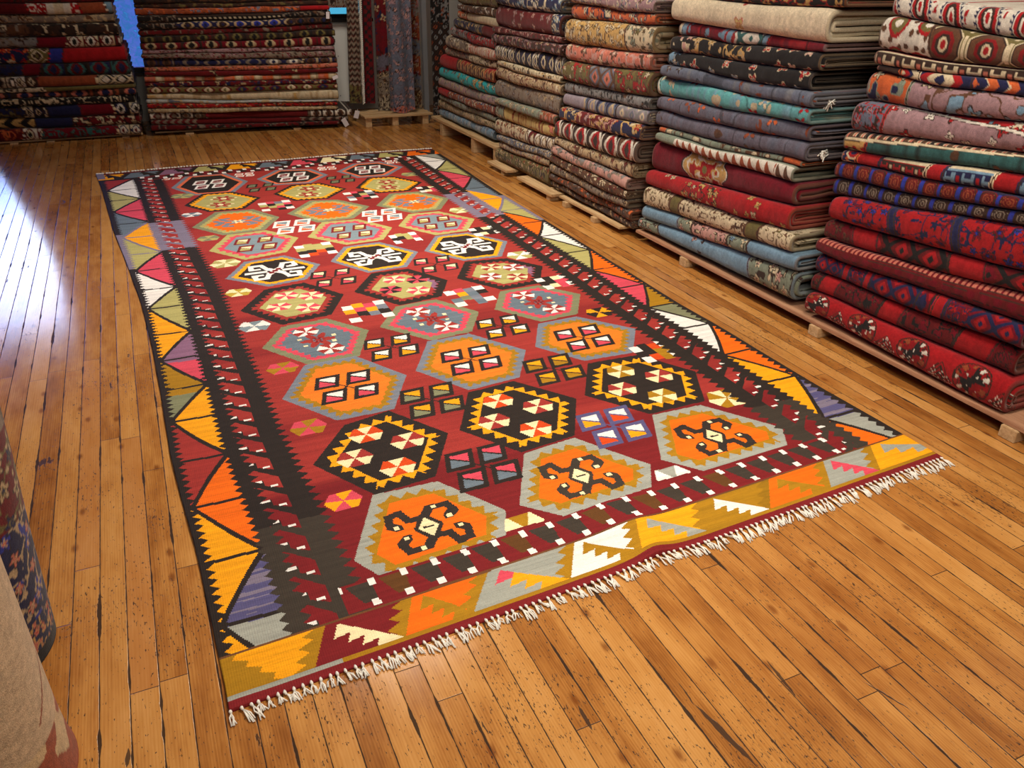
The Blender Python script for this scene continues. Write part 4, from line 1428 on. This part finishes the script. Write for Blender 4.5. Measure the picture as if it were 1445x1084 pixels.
R4 = [
    ('black rug with small red flowers lying on the thick cream rug', '1 floral bk re go bk .10'),
    ('thick plain cream rug with one small pink flower', '42 plain cw cr be be .1|16 sparse cw co re ye .13|42 plain cw cr be be .1'),
    ('red rug with pale blue bands and an ivory arrow panel under the cream rug', '3 plain cr lb re iv .1|4 plain lb re iv te .1|30 abr cm re db lb .12|5 plain lb re iv te .1|20 diam iv te re iv .14|4 plain lb re iv te .1|34 abr cm re db br .14'),
    ('black rug with gold and red blossoms along its fold', '16 floral bk cr pk re .11|40 floral bk go be br .10|44 sparse bk cr re pk .095'),
    ('black rug with ivory and pale blue palmettes spaced apart', '10 floral bk lb gr cr .10|90 sparse bk cr re lb .10'),
    ('blue-grey rug with small brown motifs at both ends', '18 abr gb gr br db .09|40 abr gb gr gb gp .2|42 abr gb gr br rs .12'),
    ('turquoise rug with red and cream flower motifs', '3 plain iv tq re cr .1|97 abr tq lb re cr .13'),
    ('grey-purple rug with orange blossoms directly under the turquoise rug', '1 abr gp gb or rs .13'),
    ('grey-purple rug with brown blossoms, second below the turquoise rug', '1 abr gp gb rs br .15'),
    ('thin sage and tan kilim with curved brown outlines', '5 plain or sg cr br .1|83 floral sg br cr go .12|12 plain or sg cr br .1'),
    ('thin sage kilim with a white saw-toothed band', '16 plain sg iv br cr .1|72 saw sg iv rs br .055|12 saw sg iv br rs .055'),
    ('plump plain crimson rug with a gold lobed medallion', '18 plain cm dr go cr .1|46 medal cm go iv re .155|36 plain cm dr go cr .1'),
    ('red rug with small ivory flower sprigs below the crimson medallion rug', '14 plain re cm dr re .1|10 sparse re br cr go .07|7 plain re cm dr re .1|26 floral re db go cr .07|8 plain re cm dr re .1|35 sparse re br cr go .08'),
    ('beige rug with brown scrolling leaves', '22 vine cr br ol be .055|7 plain ol br cr be .1|45 vine cr br db ol .055|8 plain ol br cr be .1|18 vine cr br ol be .055'),
    ('light blue rug with a pink floral panel in the middle of its fold', '28 plain lb gb db pk .1|10 floral sg db cr pk .08|24 floral pk db cr co .08|12 floral sg db cr lb .09|26 plain lb gb db pk .1'),
    ('light blue rug with sage floral ends on the long board', '15 floral sg db pk cr .075|25 plain lb gb db pk .1|8 sparse lb db pk db .07|28 plain lb gb db pk .1|24 floral sg db cr pk .085'),
]
R3 = [
    ('mauve and cream rug at the top of the third stack from the front', '1 floral mv cr gb br .09'),
    ('orange-red rug with navy flowers near the top of the third stack', '1 floral or nv cr rs .085'),
    ('thick golden beige rug with brown scrolls', '72 floral go br cr ol .075|28 floral cr br sg ol .09'),
    ('coral pink rug with pale scrolling bands', '1 floral co pk br cr .12'),
    ('thick olive-brown rug with a slate medallion', '34 floral ol br re cr .08|30 diam gb br co gr .14|36 floral ol br re cr .10'),
    ('black and cream rug with dense leaves in the third stack', '1 vine gr bk br cr .05'),
    ('lilac rug with a stepped blue medallion', '26 plain lv gb cr nv .1|42 blocks lv nv gb be .11|32 diam lv gr cr gb .10'),
    ('blue and red rug with curling cream scrolls', '24 floral nv go re cr .11|44 floral dr pk go mv .11|32 floral nv go cr re .14'),
    ('dark brown rug with rows of white triangles and diamonds', '1 blocks db br iv re .17'),
    ('cream and tan floral rug below the white-triangle rug', '1 floral be br cr dr .085'),
    ('pale pink and grey paisley rug low in the third stack', '1 floral pk ta gr br .12'),
    ('brown small-patterned rug, fourth from the floor in the third stack', '1 small br db cr dr .055'),
    ('grey-brown small-patterned rug, third from the floor in the third stack', '1 small ta db be dr .05'),
    ('rust-brown small-patterned rug, second from the floor in the third stack', '1 small br db or gr .055'),
    ('dark brown small-patterned rug at the floor end of the third stack', '1 small db br be rs .05'),
]
R2 = [
    ('navy and cream floral rug at the top of the second-farthest right stack', '1 floral nv cr lb iv .09'),
    ('thick dark red rug with sparse pale flowers', '88 sparse dr br mv pk .10|12 floral nv cr lb iv .06'),
    ('thin brown-red rug with dense small flowers under the thick dark red rug', '1 small dr db pk br .05'),
    ('dark red-brown small-flowered rug directly above the navy and cream rug', '1 small db dr mv be .055'),
    ('navy and ivory rug with bold flower border', '1 blocks nv iv bk cr .10'),
    ('golden cream small-leaf rug below the navy and ivory rug', '1 vine cr db go br .05'),
    ('beige rug with red-brown flower scrolls in the second-farthest stack', '1 floral be dr cr br .07'),
    ('taupe rug with faint pale motifs', '1 floral ta br gr be .11'),
    ('pale grey-green rug with a coral near end', '78 floral sg ta be lg .08|22 floral rs sg co be .08'),
    ('yellow rug with rust branching vines', '14 floral sg br cr lg .08|86 vine ye rs co cr .16'),
    ('ivory and brown rug with hooked medallions', '55 floral cr br rs be .07|45 blocks iv dr br cr .09'),
    ('thin blue and cream small-patterned rug', '1 small gb cr br be .05'),
    ('thin tan rug with blue and red flecks', '1 small be gb rs cr .05'),
    ('thick dark green-brown rug resting on the pine planks', '1 small ol db be rs .06'),
]
R1 = [
    ('olive-brown rug at the top of the farthest right stack', '1 floral ol br cr db .08'),
    ('dark brown rug with white blossoms in the farthest right stack', '1 floral br db iv cr .10'),
    ('plain cream rug with an orange far end', '25 floral or br cr be .08|75 plain cr iv be be .1'),
    ('navy rug with olive scrolls', '70 floral nv ol be go .09|30 plain dr nv ol cr .1'),
    ('grey and red floral rug', '40 floral gr db re pk .07|60 floral re db gr pk .07'),
    ('cream rug with a pale red striped end', '45 floral ta cr br iv .08|55 stripe cr co pk iv .10'),
    ('brown and cream rug with leafy border', '45 floral ta db co cr .06|55 vine cr db br go .05'),
    ('red rug with a patterned brown band', '30 plain re dr cm br .1|70 blocks br re go dr .09'),
    ('bright turquoise rug with brown blossoms', '35 sparse tu br gr db .09|65 floral tu te go cr .14'),
    ('pale pinkish-grey rug below the turquoise rug', '1 floral mv gr be ta .08'),
    ('red and blue flowered rug with cream spots', '22 plain re dr cm br .1|78 floral rs nv cr lb .06'),
    ('grey-green thin rug low in the farthest right stack', '1 small sg gr br be .06'),
    ('olive-beige thin rug, second from bottom of the farthest right stack', '1 small be ol ta cr .06'),
    ('pale blue-grey rug, bottom of the farthest right stack', '1 abr lb lg gr gb .07'),
]
GR = 'folded rugs stacked along the right wall'
O5 = stack(R5, SEAMS['5'], 2.490, frame_right, .0040, GR, 51, True, .012, .72, 1.43)
O4 = stack(R4, SEAMS['4'], 2.490, frame_right, .0044, GR, 41, True, .014, .72)
O3 = stack(R3, SEAMS['3'], 2.455, frame_right, .0062, GR, 31, True, .014, .74)
O2 = stack(R2, SEAMS['2'], 2.455, frame_right, .0070, GR, 21, True, .014, .74)
O1 = stack(R1, SEAMS['1'], 2.520, frame_right, .0078, GR, 11, True, .012, .70)

RB1 = [
    ('dark red rug at the top of the left back stack', '1 floral dr db cm bk .12'),
    ('white and red rug with a pale blue end in the left back stack', '30 plain dr iv cr re .1|42 stripe iv re cr iv .30|22 plain rs re iv cr .1|6 plain lb iv cr re .1'),
    ('plain tan rug in the left back stack', '1 floral ta be br ta .12'),
    ('brown rug with big cream flower figures', '30 floral br db ta cr .12|70 floral db bk cr br .13'),
    ('grey, red and ivory banded rug in the left back stack', '36 floral gr ta db gr .12|22 plain cm dr re db .1|42 blocks bk cr dr iv .12'),
    ('bright crimson rug with a blue corner and flower medallion', '30 floral nv re or cr .16|14 diam cr ol db go .12|10 plain bl re nv cr .1|46 plain re cm dr re .1'),
    ('navy rug with green and pink ovals', '26 floral nv bk db nv .1|12 plain cm dr nv re .1|62 blocks nv bk te dr .17'),
    ('brick rug with cream zigzag ends', '20 blocks bk cr ta db .08|16 blocks db iv br cr .08|40 plain rs dr br rs .1|24 diam bk cr db iv .12'),
    ('thin pale olive rug in the left back stack', '40 floral cr db ta sg .08|60 plain ol cr be ta .1'),
    ('thin navy rug with brick scallops', '1 blocks nv rs db co .20'),
    ('black and cream fine-leaf rug', '1 vine bk cr be db .07'),
    ('navy rug with a crimson field and a large cream hook', '25 floral nv db ol bk .1|14 blocks bk cr nv be .07|22 plain nv bk db nv .1|22 plain cm dr nv cm .1|17 blocks bk cr nv iv .12'),
    ('dark red rug with gold diagonal corners', '30 chev bk go db ol .12|24 plain nv db bk nv .1|46 floral dr bk cr be .11'),
    ('crimson rug with cream hooked figures, bottom of the left back stack', '22 floral dr or bk rs .12|12 blocks bk iv dr cr .10|50 floral cm te dr db .12|16 blocks dr cr nv iv .10'),
]
RB2 = [
    ('dark brown rug at the top of the wide back stack', '1 floral db bk br ol .12'),
    ('dark rug with small ochre flowers near the top of the wide back stack', '1 floral db br ol dr .08'),
    ('red and orange rug with a pale blue scroll band', '85 floral rs or gb dr .09|15 plain re dr cm rs .1'),
    ('black rug with a white beaded line', '20 floral bk ta db br .1|55 key bk db cr bk .04|25 floral bk ta db br .1'),
    ('navy and tan rug with blue diagonal leaves', '20 floral bk ta db br .08|60 diam be nv bl db .14|20 blocks nv db br bk .1'),
    ('dark red rug with little white dashes', '1 floral dr db ta bk .10'),
    ('black rug with green and red blocks', '1 blocks bk dr db ol .14'),
    ('narrow black and dark red rug in the wide back stack', '1 blocks bk dr cm be .16'),
    ('greyish red striped rug in the wide back stack', '1 small mv dr ta db .06'),
    ('thin grey rug with a red-brown near end', '1 small ta dr mv db .05'),
    ('tan rug with navy branches and a white cross', '18 blocks db ta nv br .12|64 diam ta nv nv iv .17|18 blocks db be nv br .12'),
    ('orange-tan patterned thin rug', '1 small co br or be .06'),
    ('dark red thin rug with pale scrolls near its ends', '1 sparse dr db be bk .10'),
    ('cream and orange banded thin rug', '1 stripe be co cr or .16'),
    ('navy and red scroll rug above the red and olive rug', '1 floral dr nv be db .10'),
    ('red rug with olive zigzags', '1 diam dr ol cr nv .14'),
    ('plain cream rug with faint orange outlines', '1 vine cr be go cr .20'),
    ('pale grey thin rug under the plain cream rug', '1 vine lg be gb cr .16'),
    ('red and orange thin rug with small stitches', '1 small re db or cr .05'),
    ('cream thin rug with faint dots, fourth from bottom of the wide back stack', '1 small be cr ta be .07'),
    ('dark crimson rug with ivory brackets in its border', '14 blocks ta db iv dr .13|14 blocks br iv db ta .10|50 plain dr cm db dr .1|22 blocks db ta iv br .11'),
    ('red rug with a striped left end, second from bottom of the wide back stack', '24 chev dr ta db be .06|52 plain dr cm db dr .1|24 chev db ta dr be .08'),
    ('dark red rug at the bottom of the wide back stack', '1 floral dr bk ta db .10'),
]
GB = 'folded rugs stacked along the back wall'
OB1 = stack(RB1, SEAMS['b1'], 0.0, make_frame_back((-1.1, 7.83), (.1, 7.78)), .010, GB, 61, False, .012, .62)
OB2 = stack(RB2, SEAMS['b2'], 0.0, make_frame_back((.1, 7.79), (1.8, 7.62)), .010, GB, 71, False, .012, .62)

# white paper tags, one stand-in slip for window light, and fringe tufts that belong to single rugs
def paper_slip(rug, p, ang=0.0, w=.045, h=.075):
    o = rug
    loc = Vector(p) - o.location
    b = Geo().box(-w / 2, w / 2, -.001, .001, -h, 0, .0004)
    t = b.make('tag_or_light_slip', PAPER, o)
    t.location = loc
    t.rotation_euler = (.15, ang, 0)
    t['label'] = 'white paper slip'
    s = Geo().tube([(loc.x, loc.y, loc.z + .018), (loc.x, loc.y - .004, loc.z - .004)], .0012, 4).make('tag_string', COTTON, o)


def tuft(rug, p, n=9, r=.03, seed=0):
    rr = random.Random(seed)
    g = Geo()
    base = Vector(p) - rug.location
    for i in range(n):
        d = Vector((-rr.uniform(.2, 1), -rr.uniform(.0, .9), rr.uniform(-1, .35))).normalized()
        off = Vector((0, rr.uniform(-.012, .012), rr.uniform(-.012, .012)))
        g.tube([base + off + Vector((.02, 0, 0)), base + off + d * r * .5, base + off + d * r + Vector((0, 0, -.008))], .0032, 5)
    t = g.make('fringe_tuft', COTTON, rug, True)
    t['label'] = 'white knotted fringe'


def near_pt(info, k=0):
    al, zt, zb, nd = info
    return al[k], (zt[k] + zb[k]) / 2, nd[k]


for i, sd in ((5, 1), (7, 2), (8, 3)):
    o, info = O4[i]
    if i == 7:
        continue
    a, z, d = near_pt(info)
    tuft(o, (d + .10, a - .004, z - .004), 12, .03, sd)
o, info = OB2[20]
paper_slip(o, (1.90, 7.585, .15), .3, .045, .07)
o, info = OB2[21]
paper_slip(o, (1.76, 7.60, .085), -.5, .045, .08)
o, info = OB2[3]
paper_slip(o, (1.705, 7.598, .985), .05, .03, .055)  # added pale slip in place of window light through a fold gap
o, info = OB2[14]
paper_slip(o, (1.745, 7.60, .455), 1.2, .03, .05)

# ---------------------------------------------------------------- pine pallets under the stacks
def pallet(label, loc, planks, blocks, plank_mat, block_mat, beams=()):
    e = empty('pallet', label, 'pallet', loc, 'wooden pallets under the rugs')
    o = Vector(loc)
    for x0, x1, y0, y1, z0, z1 in planks:
        g = Geo().box(x0 - o.x, x1 - o.x, y0 - o.y, y1 - o.y, z0, z1, .002)
        g.make('deck_plank', plank_mat, e)
    for x0, x1, y0, y1, z0, z1 in blocks:
        g = Geo().box(x0 - o.x, x1 - o.x, y0 - o.y, y1 - o.y, z0, z1, .002)
        g.make('bearer', block_mat, e)
    return e


pl = []
for k in range(5):
    x0 = 2.478 + k * .165
    pl.append((x0, x0 + .15, 1.12, 3.69, .044, .060))
pallet('long reddish board pallet under the two nearest right-hand stacks', (2.8, 2.4, 0), pl,
       [(2.468, 3.2, y - .03, y + .03, 0, .044) for y in (1.36, 2.265, 3.215)], PLY, PINEX)
pallet('pine pallet under the third stack from the front', (2.8, 4.2, 0),
       [(2.44 + k * .18, 2.44 + k * .18 + .14, 3.8, 4.56, .032, .046) for k in range(4)],
       [(2.42, 3.15, y - .025, y + .025, 0, .032) for y in (4.08, 4.45)], PINE, PINEX)
pallet('pine pallet whose two plank ends stick out below the dark green-brown rug', (2.8, 5.1, 0),
       [(2.392, 2.49, 4.58, 5.12, .032, .050), (2.392, 2.49, 5.30, 5.655, .032, .050), (2.52, 2.66, 4.62, 5.66, .032, .050), (2.70, 2.84, 4.62, 5.66, .032, .050)],
       [(2.40, 3.1, y - .025, y + .025, 0, .032) for y in (4.64, 5.39)], PINE, PINEX)
pallet('raised pine pallet under the farthest right stack', (2.8, 6.45, 0),
       [(2.485 + k * .17, 2.485 + k * .17 + .13, 5.70, 7.20, .112, .134) for k in range(4)],
       [(2.49, 3.15, y - .03, y + .03, 0, .112) for y in (5.74, 6.2, 6.95)], PINE, PINEX)
fb1 = make_frame_back((-1.1, 7.83), (.1, 7.78))
fb2 = make_frame_back((.1, 7.79), (1.8, 7.62))
pallet('low pallet under the left back stack', (-.5, 8.1, 0),
       [(-1.14, .04, 7.86 + k * .17, 7.99 + k * .17, .008, .020) for k in range(3)],
       [(x - .03, x + .03, 7.815, 8.35, 0, .0085) for x in (-.95, -.68, -.1)], PINEX, PINE)
pallet('pine pallet under the wide back stack and the hanging rugs', (1.5, 7.9, 0),
       [(.14, 1.84, 7.84, 7.98, .014, .028), (.14, 1.84, 8.02, 8.16, .014, .028)],
       [(x - .035, x + .035, 7.80 - .09 * x, 8.2, 0, .0145) for x in (.42, 1.35)], PINEX, PINE)
pallet('pine slatted pallet below the hanging rugs', (2.25, 7.75, 0),
       [(1.95, 2.62, 7.53, 7.63, .082, .100), (1.95, 2.62, 7.665, 7.765, .082, .100), (1.95, 2.62, 7.80, 7.90, .082, .100)],
       [(x - .03, x + .03, 7.55, 7.9, 0, .082) for x in (1.99, 2.25, 2.55)], PINEX, PINE)

# ---------------------------------------------------------------- rugs hung in front of the back wall
def hanging(label, spec, xb0, xb1, xt0, xt1, y, zb, zt, folds, amp, seed, round_bot=0.0, thick=.012, name='hanging_rug'):
    nx, nz = max(12, int((xb1 - xb0) / .007)), int((zt - zb) / .010)
    u = np.linspace(0, 1, nx + 1)[None, :]
    v = np.linspace(0, 1, nz + 1)[:, None]
    zlow = zb + round_bot * (np.abs(u - .5) * 2) ** 2
    Z = zlow + (zt - zlow) * v
    xl_, xr_ = xb0 + (xt0 - xb0) * v, xb1 + (xt1 - xb1) * v
    X = xl_ + (xr_ - xl_) * u
    Yv = y + amp * np.sin(u * folds * 2 * math.pi + .6 * np.sin(v * 5 + seed)) * (1 - .3 * v) + .01 * (vnoise(u * 5 + 0 * v, v * 4 + 0 * u, seed) - .5)
    S = (zt - Z)
    L = np.broadcast_to((xb1 - xb0) * u, Z.shape)
    # pattern zones run down the rug: position along = height
    C = rug_colours(spec, L - (xb1 - xb0) / 2, Z * 1.0, zb, 1.15, seed)
    k = .8 + .4 * vnoise(L * 120, Z * 120, seed + 1)
    C = np.clip(C * k[..., None], 0, .9)
    e = np.minimum(u, 1 - u) * (xb1 - xb0)
    P = np.stack([X, Yv, Z], -1)
    Q = P + np.array((0, thick, 0))
    n1 = (nx + 1) * (nz + 1)
    I = np.arange(n1).reshape(nz + 1, nx + 1)
    f = np.stack([I[:-1, :-1], I[:-1, 1:], I[1:, 1:], I[1:, :-1]], -1).reshape(-1, 4)
    ring = np.concatenate([I[0, :], I[1:, -1], I[-1, -2::-1], I[-2:0:-1, 0]])
    sd = np.stack([ring, ring + n1, np.roll(ring, -1) + n1, np.roll(ring, -1)], -1)[:, ::-1]
    W = np.vstack([P.reshape(-1, 3), Q.reshape(-1, 3)])
    CC = np.vstack([C.reshape(-1, 3), C.reshape(-1, 3) * .6])
    c0 = np.array(((xt0 + xt1) / 2, y, zb))
    me = mesh_np(name, W - c0, [f, f[:, ::-1] + n1, sd], CC)
    o = link(name, me, WOOL, None, True)
    o.location = c0
    return tag(o, label, 'rug', 'rugs hanging by the back corner')


ZT = 2.02
h1 = hanging('narrow dark hanging rug with slanting stripes, with a white fringed edge', '18 small ol db br bk .05|82 chev db ta dr nv .05', 1.885, 2.000, 1.975, 2.07, 7.80, .185, ZT, .8, .012, 1)
h2 = hanging('slim dark red hanging rug with a fine dark lattice', '1 lattice dr bk cm ta .07', 2.03, 2.150, 2.09, 2.20, 7.87, .165, ZT, .6, .01, 2)
g = Geo()
rr = random.Random(5)
for i in range(110):
    z = .19 + i * (ZT - .2) / 110
    t = (z - .165) / (ZT - .165)
    x = 2.018 + .070 * t
    g.tube([(x + .012 - h1.location.x, 7.797 - h1.location.y, z - h1.location.z), (x - .004 - h1.location.x, 7.790 - h1.location.y, z - .008 - h1.location.z), (x - .014 + rr.uniform(-.004, .004) - h1.location.x, 7.787 - h1.location.y, z - .02 - h1.location.z)], .0065, 4)
fo = g.make('fringe', COTTON, h1, True)
fo['label'] = 'white knotted fringe'
h3 = hanging('red hanging rug with a tan latticed lower end', '12 lattice ta db cr br .05|22 small ta db be br .05|14 abr gp dr be db .1|52 abr dr cm be nv .12', 2.155, 2.275, 2.20, 2.32, 7.79, .106, ZT, .7, .012, 3)
h4 = hanging('blue-grey and pink hanging rug draped in front of the others', '6 small co gp mv dr .05|94 small gb gp mv pk .075', 2.22, 2.465, 2.25, 2.455, 7.60, .104, ZT, 1.6, .022, 4, .03)
h5 = hanging('rust and grey banded hanging rug beside the grey post', '16 small br be ta go .06|14 small gb ta gr db .06|16 small rs dr be mv .06|14 small gb ta gr db .06|18 small rs dr be mv .06|22 small gr rs mv ta .06', 2.49, 2.60, 2.475, 2.60, 7.80, .105, ZT, .7, .012, 5)
h6 = hanging('black hanging rug with a rust and white geometric border, rightmost of the hanging rugs', '26 vine bk gr rs db .08|50 diam bk db gr rs .09|24 vine bk gr rs db .08', 2.66, 2.835, 2.66, 2.85, 7.62, .012, ZT, .4, .008, 6)
post = Geo().box(2.607, 2.650, 7.72, 7.765, .0, ZC).make('post', STEEL)
tag(post, 'slim grey post between the banded and the black hanging rugs', 'post')
post.location = (0, 0, 0)
rail = Geo().tube([(1.80, 7.815, 2.03), (2.95, 7.815, 2.03)], .014, 10)
rail.tube([(1.80, 7.62, 2.03), (2.95, 7.62, 2.03)], .014, 10)
for x in (1.84, 2.9):
    rail.tube([(x, 7.60, 2.03), (x, YB, 2.03)], .01, 8)
tag(rail.make('hanging_rail', STEEL, None, True), 'steel double rail that carries the hanging rugs', 'rail')

# rug hung above the sill of the right-hand window: only its lower hem shows
hv = hanging('grey-brown rug with a row of small red triangles above the pale wall panel', '14 diam ta dr gr db .06|86 abr ta gr br db .1', 1.775, 2.03, 1.775, 2.03, 7.95, 1.0, ZT, .5, .008, 8)
rail2 = Geo().tube([(1.66, 7.957, 2.03), (1.78, 7.957, 2.03)], .012, 8).tube([(1.7, 7.957, 2.03), (1.7, YB, 2.03)], .01, 8)
tag(rail2.make('hanging_rail', STEEL, None, True), 'short steel rail at the window', 'rail')
# pale panel leaning under the window
pn = Geo().box(-.17, .17, -.012, .012, 0, .70, .004).make('wall_panel', PLASTER)
pn.location = (1.98, 8.15, .15)
tag(pn, 'pale screwed panel between the wide back stack and the hanging rugs', 'panel')
g = Geo()
for x, z in ((-.10, .06), (.10, .06), (-.09, .42), (.02, .15), (.1, .66)):
    g.tube([(x, -.016, z), (x, -.012, z)], .005, 8)
sc_ = g.make('screw', STEEL, pn)

# ---------------------------------------------------------------- rolled rugs standing at the left
def roll(label, loc, r, h, cfn, lean, flare=0.0, seed=1):
    turns = 6.0
    nz = int(h / .0045)
    th = np.concatenate([np.linspace(0, (turns - 1.05) * 2 * math.pi, 170, endpoint=False), np.linspace((turns - 1.05) * 2 * math.pi, turns * 2 * math.pi, 380)])
    rad = r - .020 * (turns * 2 * math.pi - th) / (2 * math.pi)
    z = np.linspace(0, h, nz + 1)
    keep = th > -1
    T, Zz = np.meshgrid(th, z)
    Rr = np.broadcast_to(rad, T.shape).copy()
    Rr = Rr + flare * np.exp(-Zz / .07) + .006 * (vnoise(T * 1.1, Zz * 4, seed) - .5)
    ph0 = .55
    X = Rr * np.cos(T + ph0) + lean[0] * Zz
    Y = Rr * np.sin(T + ph0) + lean[1] * Zz
    P = np.stack([X, Y, Zz + .001], -1)
    Q = np.stack([(Rr - .013) * np.cos(T + ph0) + lean[0] * Zz, (Rr - .013) * np.sin(T + ph0) + lean[1] * Zz, Zz + .001], -1)
    n1 = T.size
    I = np.arange(n1).reshape(T.shape)
    f = np.stack([I[:-1, :-1], I[:-1, 1:], I[1:, 1:], I[1:, :-1]], -1).reshape(-1, 4)
    ring = np.concatenate([I[0, :], I[1:, -1], I[-1, -2::-1], I[-2:0:-1, 0]])
    sd = np.stack([ring, ring + n1, np.roll(ring, -1) + n1, np.roll(ring, -1)], -1)
    C = cfn(T * r, Zz)
    k = .82 + .36 * vnoise(T * r * 130, Zz * 130, seed)
    C = np.clip(C * k[..., None], 0, .9)
    me = mesh_np('rolled_rug', np.vstack([P.reshape(-1, 3), Q.reshape(-1, 3)]), [f, f[:, ::-1] + n1, sd[:, ::-1]], np.vstack([C.reshape(-1, 3), C.reshape(-1, 3) * .7]))
    o = link('rolled_rug', me, WOOL, None, True)
    o.location = loc
    return tag(o, label, 'rug', 'rolled rugs standing on end')


def dark_cols(s, z):
    C = pattern('floral', s, z, ('nv', 'be', 'bl', 'co'), .078, 91, 1)
    up = z > .36
    C[up] = pattern('floral', s, z, ('dr', 'ol', 'be', 'nv'), .085, 92, 1)[up]
    up2 = z > .56
    C[up2] = pattern('floral', s, z, ('ta', 'br', 'ol', 'dr'), .07, 93, 1)[up2]
    C[z < .035] = RP['bk']
    m = (z < .11) & (z > .035)
    C[m] = pattern('floral', s, z, ('nv', 'go', 'co', 're'), .045, 94, 1)[m]
    return C


def beige_cols(s, z):
    C = np.empty(s.shape + (3,))
    C[:] = lin((196, 172, 140))
    C *= (.86 + .24 * vnoise(s * 30, z * 260, 96))[..., None]
    n = vnoise(s * 6, z * 6, 95)
    e = .16 + .06 * (n - .5)
    m = z < e
    C[m] = RP['rs'] * .9
    m2 = m & (vnoise(s * 22, z * 22, 97) > .6)
    C[m2] = RP['be']
    ln = np.abs(z - (.34 + .9 * (s % .9 - .5))) < .004
    C[ln & (z > .18) & (z < .62)] = RP['rs'] * .7
    return C


roll('navy and red floral rolled rug standing on end behind the beige roll', (-.575, 1.665, 0), .185, .80, dark_cols, (.06, 0), .0, 3)
roll('beige rolled rug with a rust-red lower edge, nearest the left corner', (-.522, 1.283, 0), .18, .78, beige_cols, (0, 0), .012, 4)
